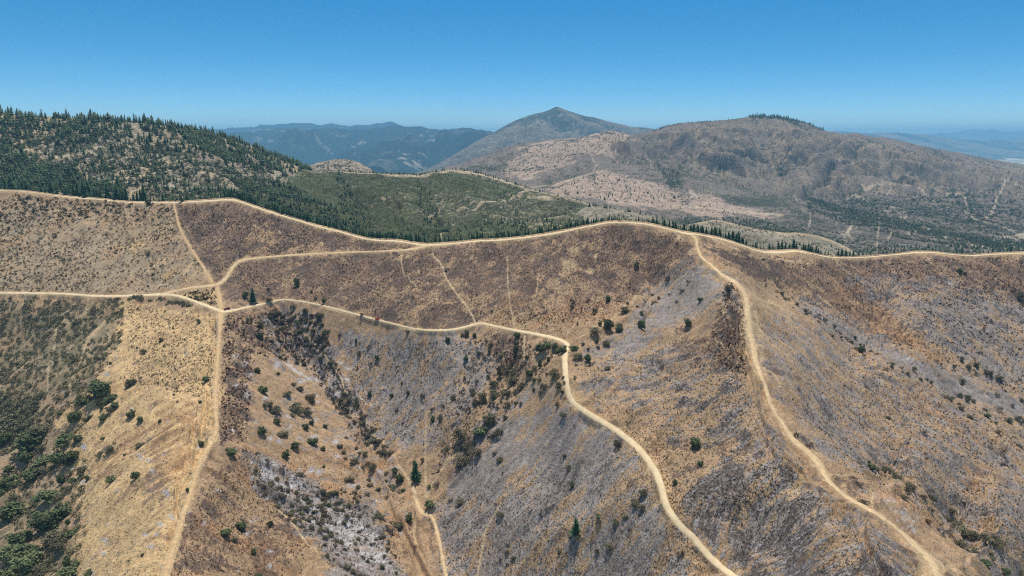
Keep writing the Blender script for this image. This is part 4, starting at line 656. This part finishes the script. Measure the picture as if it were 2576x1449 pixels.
gc = dens_points(green, [("0,295 130,305 300,315 450,330 560,350 640,390 600,420 450,380 300,350 0,350", 230, 15, 24, 3), ("130,300 230,300 260,350 180,370 140,340", 40, 16, 24, 3), ("450,325 570,350 700,400 790,430 700,440 560,400 480,370", 430, 13, 21, 2), ("0,330 450,360 600,420 560,500 0,480", 330, 11, 20, 4),
     ("0,380 160,420 300,480 340,505 0,480", 330, 15, 24, 3), ("560,440 700,450 800,510 900,560 960,605 780,560 640,520", 460, 13, 21, 3), ("330,440 560,470 600,510 420,505", 110, 12, 18, 4), ("850,440 900,500 960,600 900,590 850,520", 200, 9, 14, 3),
     ("1050,440 1090,500 1120,600 1080,600 1050,500", 110, 8, 13, 3), ("1080,440 1330,480 1330,540 1080,540", 80, 5, 9, 5), ("960,580 1450,560 1500,600 960,612", 200, 9, 15, 3), ("790,433 1000,440 1000,520 800,500", 40, 5, 8, 5), ("1400,500 1560,560 1450,580", 50, 6, 10, 4), ("1200,560 1400,560 1400,590 1200,600", 60, 8, 14, 4)], 300)
gc += dens_points(green, [("0,284 130,295 300,305 450,320 570,346 560,362 440,336 300,322 130,314 0,306", 130, 12, 22, 3)], 340)
gc += skyline(green, [(0, 130, 28, 10, 20), (130, 350, 80, 10, 18), (350, 570, 130, 10, 19), (570, 780, 150, 10, 18), (780, 1100, 90, 4, 9), (1100, 1330, 70, 4, 10), (1330, 1560, 50, 4, 8)], 9)
gp = green.at(np.array([a[0] for a in gc]), np.array([a[1] for a in gc]))
for (bx, by, h), p in zip(gc, gp):
    D = np.linalg.norm(p); allc.append((h, p, h / FPX * D, "hill", bx))
lc = dens_points(low, [("1480,520 1690,565 1700,600 1560,590 1490,560", 30, 6, 12, 4), ("1741,566 1900,590 2100,620 2000,640 1760,600", 26, 4, 8, 4)], 500) + skyline(low, [(1480, 1700, 46, 6, 13), (1740, 2050, 22, 2, 5)], 11)
lp = low.at(np.array([a[0] for a in lc]), np.array([a[1] for a in lc]))
for (bx, by, h), p in zip(lc, lp): D = np.linalg.norm(p); allc.append((h, p, h / FPX * D, "low", bx))
belt_c = [c for c in allc if c[3] == "belt"]; rest = sorted([c for c in allc if c[3] != "belt"], key=lambda c: -c[0])
belt_s = sorted(belt_c, key=lambda c: -c[0])[:270]; belt_rest = sorted(belt_c, key=lambda c: -c[0])[270:]
belt_s.sort(key=lambda c: c[4]); seg = {}
SEG = [(440, "behind ridge road left of firebreak"), (780, "behind the descending ridge road"), (1075, "behind ridge road before the saddle"), (1400, "behind ridge road right of saddle"), (1745, "behind ridge road near its summit"), (2050, "behind ridge right of the spur track"), (9999, "behind ridge road at far right")]
for c in belt_s: seg.setdefault(next(s for lim, s in SEG if c[4] < lim), []).append(c)
k = 0
for s_, L_ in seg.items():
    for i, c in enumerate(L_):
        k += 1; conifer_obj(c[1], c[2], random.Random(k).uniform(.95, 1.5), f"dark green conifer {s_}, {ord_(i + 1)} of {len(L_)} from left", "conifers " + s_, k)
top30 = sorted(rest[:28], key=lambda c: c[4])
for i, c in enumerate(top30): conifer_obj(c[1], c[2], 1.2, f"tall conifer on the wooded hill, {ord_(i + 1)} from left of its tallest trees", "tallest conifers on the wooded hill", 500 + i)
def merged(name, protos, pts, mat, label, cat, kind='stuff'):
    """pts rows: x y z sx sz rot proto"""
    Vs, Fs, n = [], [], 0
    for k, (V, F) in enumerate(protos):
        q = pts[pts[:, 6] == k]
        if not len(q): continue
        c, s = np.cos(q[:, 5])[:, None], np.sin(q[:, 5])[:, None]; x_ = V[None, :, 0] * q[:, 3:4]; y_ = V[None, :, 1] * q[:, 3:4]
        W = np.stack([x_ * c - y_ * s + q[:, 0:1], x_ * s + y_ * c + q[:, 1:2], V[None, :, 2] * q[:, 4:5] + q[:, 2:3]], -1)
        Vs.append(W.reshape(-1, 3)); Fs.append((F[None] + (np.arange(len(q)) * len(V))[:, None, None] + n).reshape(-1, F.shape[1])); n += len(q) * len(V)
    o = link(name, mesh_np(name, np.vstack(Vs), np.vstack(Fs)), mats=[mat]); tag(o, label, cat, kind=kind); return o
cp = [conifer_arrays(90 + i, 7, 5, (.2, .26, .32, .24, .38)[i]) for i in range(5)]
rr = np.random.default_rng(3); R_ = belt_rest + rest[28:]
pts = np.array([[c[1][0], c[1][1], c[1][2] - c[2] * .05, c[2] * rr.uniform(.9, 1.5), c[2], rr.uniform(0, 6.28), rr.integers(0, 5)] for c in R_])
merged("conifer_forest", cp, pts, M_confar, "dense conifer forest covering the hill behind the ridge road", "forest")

# ------------------------------------------------------------------ low scrub: ground cover nobody could count
def bush_proto(seed, n=26, leaf=.32, low=0):
    r = np.random.default_rng(seed); d = r.normal(size=(n, 3)); d[:, 2] = np.abs(d[:, 2]); d /= np.linalg.norm(d, axis=1, keepdims=True)
    p = d * r.uniform(.25, .5, (n, 1)); p[:, 2] = p[:, 2] * 1.5 + .05; u = r.normal(size=(n, 3)); u /= np.linalg.norm(u, axis=1, keepdims=True); v = np.cross(u, r.normal(size=(n, 3))); v /= np.linalg.norm(v, axis=1, keepdims=True); s = leaf * r.uniform(.6, 1.1, (n, 1))
    V = np.stack([p - u * s * .5, p + u * s * .5, p + v * s * .8], 1).reshape(-1, 3); V[:, 2] = np.maximum(V[:, 2], -.05); return V, np.arange(n * 3).reshape(-1, 3)
BP = [bush_proto(i, 20, .38) for i in range(6)]; BL = [bush_proto(20 + i, 64, .24) for i in range(6)]
def scrub_field(name, sheet, spec, mat, label, cat, protos, seed):
    """spec: polygon, count, width range in survey units"""
    out = []
    for i, (poly, n, w0, w1, clump) in enumerate(spec):
        g = np.random.default_rng(seed + i); q = pl(poly); a = np.array(q)[:, :2]; m = int(n * 5)
        X_ = g.uniform(a[:, 0].min(), a[:, 0].max(), m); Y_ = g.uniform(a[:, 1].min(), a[:, 1].max(), m)
        ok = polymask(X_, Y_, q, .5) > .5; X_, Y_ = X_[ok], Y_[ok]
        if not len(X_): continue
        p = sheet.at(X_, Y_); nz = fbm(p[:, 0] / clump, p[:, 1] / clump, 77 + i, 3); nz = unif(np.concatenate([nz] * 40))[:len(nz)] if len(nz) > 5 else nz
        ok = g.random(len(X_)) < nz * .8 + .3
        if sheet is hill:
            on = np.zeros(len(X_))
            for R in (R_main, R_up, R_spur, R_fb1, R_fb0, R_fb2, R_valley, R_ridge): on = np.maximum(on, linemask(X_, Y_, [(t[0], t[1], t[2] + 2) for t in R], 1))
            for t in TR: on = np.maximum(on, linemask(X_, Y_, t, 1))
            ok &= on < .3
        X_, Y_, p = X_[ok][:n], Y_[ok][:n], p[ok][:n]; D = np.linalg.norm(p, axis=1)
        w = g.uniform(w0, w1, len(X_)) * g.uniform(.7, 1.1, len(X_)) / FPX * D
        out.append(np.column_stack([p[:, 0], p[:, 1], p[:, 2] - .02 * w, w, w * g.uniform(.75, 1.1, len(w)), g.uniform(0, 6.28, len(w)), g.integers(0, 6, len(w))]))
    return merged(name, protos, np.vstack(out), mat, label, cat)
scrub_field("sagebrush", hill, [("-150,480 130,498 440,515 535,712 400,732 -150,728", 3600, 2.6, 5.4, 40), ("320,762 545,795 545,1000 300,960 330,850", 1500, 2.4, 4.6, 40), ("410,742 545,725 552,770 470,748", 220, 3.5, 6, 30), ("-150,480 130,498 440,515 460,560 -150,560", 500, 4, 8, 30),
    ("200,980 545,1000 500,1160 410,1449 160,1449", 900, 1.4, 3.2, 30), ("1440,900 1860,820 1880,960 1960,1100 2000,1200 1850,1300 1700,1300 1650,1150 1500,1020", 5200, 2.0, 4.2, 30), ("2150,880 2576,1080 2576,1449 2150,1200 1950,1000", 4200, 2.0, 4.2, 40), ("1195,800 1600,740 1430,860 1300,830", 500, 2.4, 4.5, 30),
    ("560,1150 1000,1100 1050,1400 420,1449", 2200, 1.8, 3.8, 30), ("1100,1250 1640,1100 1800,1449 1100,1449", 3600, 1.9, 4.0, 30), ("860,850 1200,850 1200,1200 900,1050", 2600, 2.0, 4.4, 30), ("1700,1250 2000,1200 2300,1449 1850,1449", 1800, 1.8, 3.6, 30)], M_sage, "small dark sage bushes dotting the dry slopes", "shrubs", BP, 900)
scrub_field("chaparral", hill, [("-200,748 312,756 306,850 235,985 100,1110 -200,1160", 2600, 6, 11.5, 30), ("-100,1000 110,1000 60,1120 -100,1180", 300, 12, 20, 30), ("330,748 480,756 470,766 320,757", 60, 6, 11, 30), ("0,1090 210,1050 230,1300 180,1449 0,1449", 300, 8, 17, 30), ("400,748 500,768 480,770 400,752", 40, 6, 10, 20)], M_chap, "dense grey-green chaparral on the lower left slope", "shrubs", BL, 950)
scrub_field("burnt_scrub", hill, [("445,515 600,508 780,565 950,607 1070,622 800,634 600,645 545,705", 2600, 1.8, 3.6, 25), ("565,725 600,665 800,645 1075,626 1550,566 1740,596 1750,680 1480,800 1380,810 1195,800 1090,820 720,745", 7500, 1.8, 3.8, 25), ("1760,605 1910,645 2100,655 2576,648 2576,800 2300,760 2100,780 1960,730", 3600, 1.8, 4.0, 25),
    ("560,795 690,785 860,960 760,900 640,900 620,1100 555,1110", 1300, 3, 6.5, 20), ("520,1180 620,1130 800,1300 760,1449 430,1449", 900, 2.4, 5, 20), ("1960,740 2576,800 2576,1000 2200,860", 1300, 2.2, 4.5, 30), ("1830,700 1870,740 1880,940 1800,900 1790,820", 600, 3, 6, 20), ("1230,840 1330,850 1320,920 1250,930", 220, 3, 6, 20),
    ("1800,1100 2000,1180 2250,1449 1880,1449", 900, 2, 4.5, 20)], M_dead, "blackened stubs of scrub covering the burned slopes", "shrubs", BP, 1000)
scrub_field("ashy_scrub", hill, [("600,1130 700,1160 860,1220 980,1300 1020,1449 850,1449 760,1330 650,1230", 650, 3, 7, 20), ("670,785 800,790 860,950 960,1120 900,1120 800,950 700,860", 700, 4, 10, 20), ("1100,1290 1640,1110 1700,1449 1120,1449", 900, 2.5, 5, 30), ("1900,800 2300,860 2576,1200 2576,1449 2100,1120", 900, 2.5, 5, 30), ("1180,850 1420,880 1300,1010 1120,1180 1080,1250", 500, 4, 9, 20)], M_ashb, "ash-dusted burnt scrub in the gullies", "shrubs", BP, 1100)
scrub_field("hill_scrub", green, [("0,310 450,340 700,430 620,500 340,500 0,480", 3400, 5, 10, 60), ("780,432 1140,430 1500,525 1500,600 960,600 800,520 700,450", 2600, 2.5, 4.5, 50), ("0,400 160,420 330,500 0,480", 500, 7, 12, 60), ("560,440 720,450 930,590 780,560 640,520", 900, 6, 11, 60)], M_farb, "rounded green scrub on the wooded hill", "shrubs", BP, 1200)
scrub_field("mountain_scrub", mass, [("1365,480 1500,432 1640,455 1880,545 1500,505", 330, 3, 6.5, 60), ("1245,430 1280,385 1540,332 1600,345 1460,400 1290,455", 700, 2.5, 5, 60), ("1160,412 1640,330 1900,295 2070,330 2576,420 2576,640 1500,560 1350,470", 7000, 1.5, 3.0, 150), ("C:930,780 1400,900 2000,1040 2558,1120 2558,1190 1900,1150 1300,1000 930,900", 1500, 3.5, 7, 80),
    ("C:1000,760 2000,760 2300,950 2558,1100 1500,960", 1400, 3, 6, 80), ("1700,540 2000,560 2400,640 1750,620", 700, 3.5, 7, 80), ("C:1900,700 2558,750 2558,1050 2200,950", 500, 3, 7, 80)], M_farb, "dark scrub and junipers dotting the brown mountain", "shrubs", BP, 1300)
scrub_field("low_hill_scrub", low, [("1480,520 1690,566 1798,556 2009,590 2155,642 2000,660 1500,640", 1500, 2.5, 5, 40)], M_farb, "grey-green scrub on the low tan hill", "shrubs", BP, 1400)
scrub_field("knoll_scrub", knoll, [("770,425 850,402 930,425 920,460 780,450", 160, 2.5, 5.5, 40)], M_farb, "scrub on the small tan knoll", "shrubs", BP, 1500)
mc = skyline(mass, [(1640, 1780, 60, 3, 6), (1780, 1900, 30, 2, 5), (1890, 1990, 90, 5, 9), (1990, 2070, 60, 4, 8), (1300, 1560, 70, 2, 4), (1220, 1300, 20, 2, 4)], 21)
mc += dens_points(mass, [("C:480,160 740,175 900,215 860,235 700,200 520,185", 120, 4, 7, 3), ("B:2380,560 2520,560 2558,700 2440,680", 120, 4, 9, 3), ("C:650,520 760,540 740,610 690,580", 50, 4, 7, 3), ("1420,440 1720,490 1700,520 1450,500", 40, 5, 11, 3), ("C:930,780 1400,900 2000,1040 2558,1120 2558,1190 1900,1100 1300,960", 260, 5, 9, 3), ("C:0,930 600,960 1300,1130 1100,1130 500,1010 0,980", 240, 5, 10, 3),
                          ("C:1350,1150 2000,1150 2558,1100 2558,1190 1300,1200", 150, 6, 12, 3)], 600)
mp = mass.at(np.array([a[0] for a in mc]), np.array([a[1] for a in mc])); Dm = np.linalg.norm(mp, axis=1); Hm = np.array([a[2] for a in mc]) / FPX * Dm
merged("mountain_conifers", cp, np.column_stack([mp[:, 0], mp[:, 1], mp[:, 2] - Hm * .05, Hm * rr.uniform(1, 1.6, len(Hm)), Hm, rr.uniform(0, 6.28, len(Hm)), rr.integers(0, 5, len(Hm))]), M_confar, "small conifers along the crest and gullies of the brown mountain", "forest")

# ------------------------------------------------------------------ vehicles
def box(V, F, x0, x1, y0, y1, z0, z1, taper=(0, 0, 0)):
    n = len(V); tf, tb, ts = taper
    V += [(x0, y0, z0), (x1, y0, z0), (x1, y1, z0), (x0, y1, z0), (x0 + tb, y0 + ts, z1), (x1 - tf, y0 + ts, z1), (x1 - tf, y1 - ts, z1), (x0 + tb, y1 - ts, z1)]
    F += [(n, n + 3, n + 2, n + 1), (n + 4, n + 5, n + 6, n + 7), (n, n + 1, n + 5, n + 4), (n + 1, n + 2, n + 6, n + 5), (n + 2, n + 3, n + 7, n + 6), (n + 3, n, n + 4, n + 7)]
def part(name, boxes, mat, parent, bev=.05):
    V, F = [], []
    for b in boxes: box(V, F, *b)
    me = mesh_np(name, V, F); o = link(name, me, parent, [mat]); m = o.modifiers.new("bevel", 'BEVEL'); m.width = bev; m.segments = 2; return o
def wheel(parent, x_, y_, r_, w_=.28):
    V, F = [], []; k = 16
    for s_, rr_ in ((-w_ / 2, r_), (w_ / 2, r_)): V += [(x_ + rr_ * math.cos(2 * math.pi * i / k), y_ + s_, r_ + rr_ * math.sin(2 * math.pi * i / k)) for i in range(k)]
    F = [(i, (i + 1) % k, k + (i + 1) % k, k + i) for i in range(k)]; V += [(x_, y_ - w_ / 2, r_), (x_, y_ + w_ / 2, r_)]
    for i in range(0, k, 2): F += [(2 * k, (i + 2) % k, (i + 1) % k, i), (2 * k + 1, k + i, k + (i + 1) % k, k + (i + 2) % k)]
    link("wheel", mesh_np("wheel", V, F), parent, [M_tyre])
M_tyre = plain_mat("tyre_rubber", (28, 27, 26), .9); M_glass = newmat("tinted_glass", .08)[0]; M_glass.node_tree.nodes["Principled BSDF"].inputs["Base Color"].default_value = (.02, .025, .03, 1)
def paint(nm, c):
    m = plain_mat(nm, c, .35, .05, 1.0); return m
M_red = paint("bright_red_paint", (222, 48, 40)); M_dred = paint("dark_red_paint", (110, 28, 26)); M_wht = paint("white_paint", (236, 238, 238)); M_chr = plain_mat("grey_bumper", (120, 120, 120), .4)
def yaw(a, b): return math.atan2(b[1] - a[1], b[0] - a[0])
def put(name, sheet, px, py, dx, dy, label, cat, lift):
    p = sheet.at(np.array([px]), np.array([py]))[0]; q = sheet.at(np.array([px + dx]), np.array([py + dy]))[0]; o = bpy.data.objects.new(name, None); COL.objects.link(o); o.location = (p[0], p[1], p[2] + lift)
    d = Vector(q - p); d.normalize(); o.rotation_euler = (0, -math.asin(max(-.3, min(.3, d.z))), math.atan2(d.y, d.x)); tag(o, label, cat); return o
t = put("pickup_truck", hill, 949, 804.6, -8, -2, "bright red pickup truck on the pale valley road", "pickup truck", .42)
part("body", [(-2.9, 2.9, -.98, .98, .45, 1.0), (1.0, 2.9, -.95, .95, 1.0, 1.25, (.15, 0, .05)), (-2.9, -.95, -.98, -.86, 1.0, 1.45), (-2.9, -.95, .86, .98, 1.0, 1.45), (-2.9, -2.8, -.86, .86, 1.0, 1.45)], M_red, t)
part("cab", [(-.95, 1.2, -.92, .92, 1.0, 1.9, (.55, .15, .14))], M_red, t); part("windshield", [(.72, 1.22, -.76, .76, 1.28, 1.72, (.32, 0, .08))], M_glass, t, .01)
part("side_window", [(-.7, .7, -.93, -.84, 1.3, 1.72, (.2, .1, .0))], M_glass, t, .01); part("side_window", [(-.7, .7, .84, .93, 1.3, 1.72, (.2, .1, .0))], M_glass, t, .01)
part("bumper", [(2.88, 3.02, -.95, .95, .5, .75)], M_chr, t, .03); part("bumper", [(-3.02, -2.88, -.95, .95, .5, .75)], M_chr, t, .03)
for a in (-1.85, 1.85):
    for b in (-.88, .88): wheel(t, a, b, .42)
t = put("utility_truck", hill, 571, 779.5, 8, -1.6, "dark red utility truck parked at the road junction", "truck", .42)
part("body", [(-3.6, 1.3, -1.15, 1.15, .6, 2.0)], M_dred, t); part("side_locker", [(-3.3, .9, -1.2, -1.13, .75, 1.4), ], M_chr, t, .01); part("side_locker", [(-3.3, .9, 1.13, 1.2, .75, 1.4), ], M_chr, t, .01)
part("cab", [(1.4, 3.6, -1.1, 1.1, .6, 1.5), (1.45, 3.2, -1.05, 1.05, 1.5, 2.4, (.3, .05, .1))], M_dred, t); part("windshield", [(2.9, 3.26, -.9, .9, 1.6, 2.25, (.22, 0, .05))], M_glass, t, .01); part("bumper", [(3.58, 3.75, -1.05, 1.05, .5, .85)], M_chr, t, .03)
part("tailgate", [(-3.68, -3.58, -1.0, 1.0, .7, 1.8)], M_dred, t, .01)
for a in (-2.3, 2.5):
    for b in (-1.0, 1.0): wheel(t, a, b, .5, .32)
for nm, px, sc, lab in (("camper_trailer", 796, 1.35, "large white camper trailer on the far hill crest"), ("camper_van", 788.5, 1.1, "smaller white camper van left of the white trailer")):
    t = put(nm, green, px, 431.5, 5, .3, lab, "camper", .3); t.scale = (sc, sc, sc)
    part("body", [(-3.6, 3.6, -1.2, 1.2, .7, 3.1, (.35, .1, .08))], M_wht, t, .15); part("window", [(-2.5, -1.2, -1.22, -1.14, 1.7, 2.3)], M_glass, t, .01); part("window", [(.6, 1.9, -1.22, -1.14, 1.7, 2.3)], M_glass, t, .01); part("door", [(-.5, .2, -1.23, -1.16, .9, 2.6)], M_chr, t, .01)
    for a in (-1.6, 1.6):
        for b in (-1.05, 1.05): wheel(t, a, b, .38)
# fallen charred logs
for i, (c, a, b, a2, b2, lab) in enumerate((("I", 818, 980, 852, 1042, "long charred log lying on the burned spur left of the track"), ("H", 675, 688, 742, 690, "dark fallen log lying in the valley below the thicket"), ("I", 1505, 1128, 1580, 1160, "charred log beside the lower ridge track"), ("H", 1738, 290, 1755, 305, "pale fallen trunk just below the winding road"))):
    p = hill.at(*[np.array([v]) for v in cc(c, a, b)])[0]; q = hill.at(*[np.array([v]) for v in cc(c, a2, b2)])[0]; V, F = [], []; d = q - p
    tube(V, F, (0, 0, .2), tuple(d * .6 + [0, 0, .35]), .34, .26, 8); tube(V, F, tuple(d * .6 + [0, 0, .35]), tuple(d + [0, 0, .2]), .26, .12, 8); tube(V, F, tuple(d * .4 + [0, 0, .3]), tuple(d * .5 + [.5, .6, 1.0]), .1, .03, 6)
    o = link("fallen_log", mesh_np("fallen_log", V, F), mats=[M_charred if i < 3 else M_scorch]); o.location = p; tag(o, lab, "log")

# ------------------------------------------------------------------ haze: one closed box of even air round the scene
V, F = [], []; box(V, F, -66000, 66000, -6000, 64000, -760, 700)
hz = bpy.data.materials.new("haze"); hz.use_nodes = True; hz.cycles.volume_sampling = 'DISTANCE'; N, L = hz.node_tree.nodes, hz.node_tree.links
N.remove(N["Principled BSDF"]); pv = N.new("ShaderNodeVolumePrincipled"); pv.inputs["Color"].default_value = (.29, .665, 1.0, 1); pv.inputs["Density"].default_value = 4.3e-5; pv.inputs["Anisotropy"].default_value = 0.18
L.new(pv.outputs[0], N["Material Output"].inputs["Volume"])
o = link("haze", mesh_np("haze", V, F), mats=[hz]); tag(o, "thin blue haze in the air between the ridges", "haze", kind='stuff')
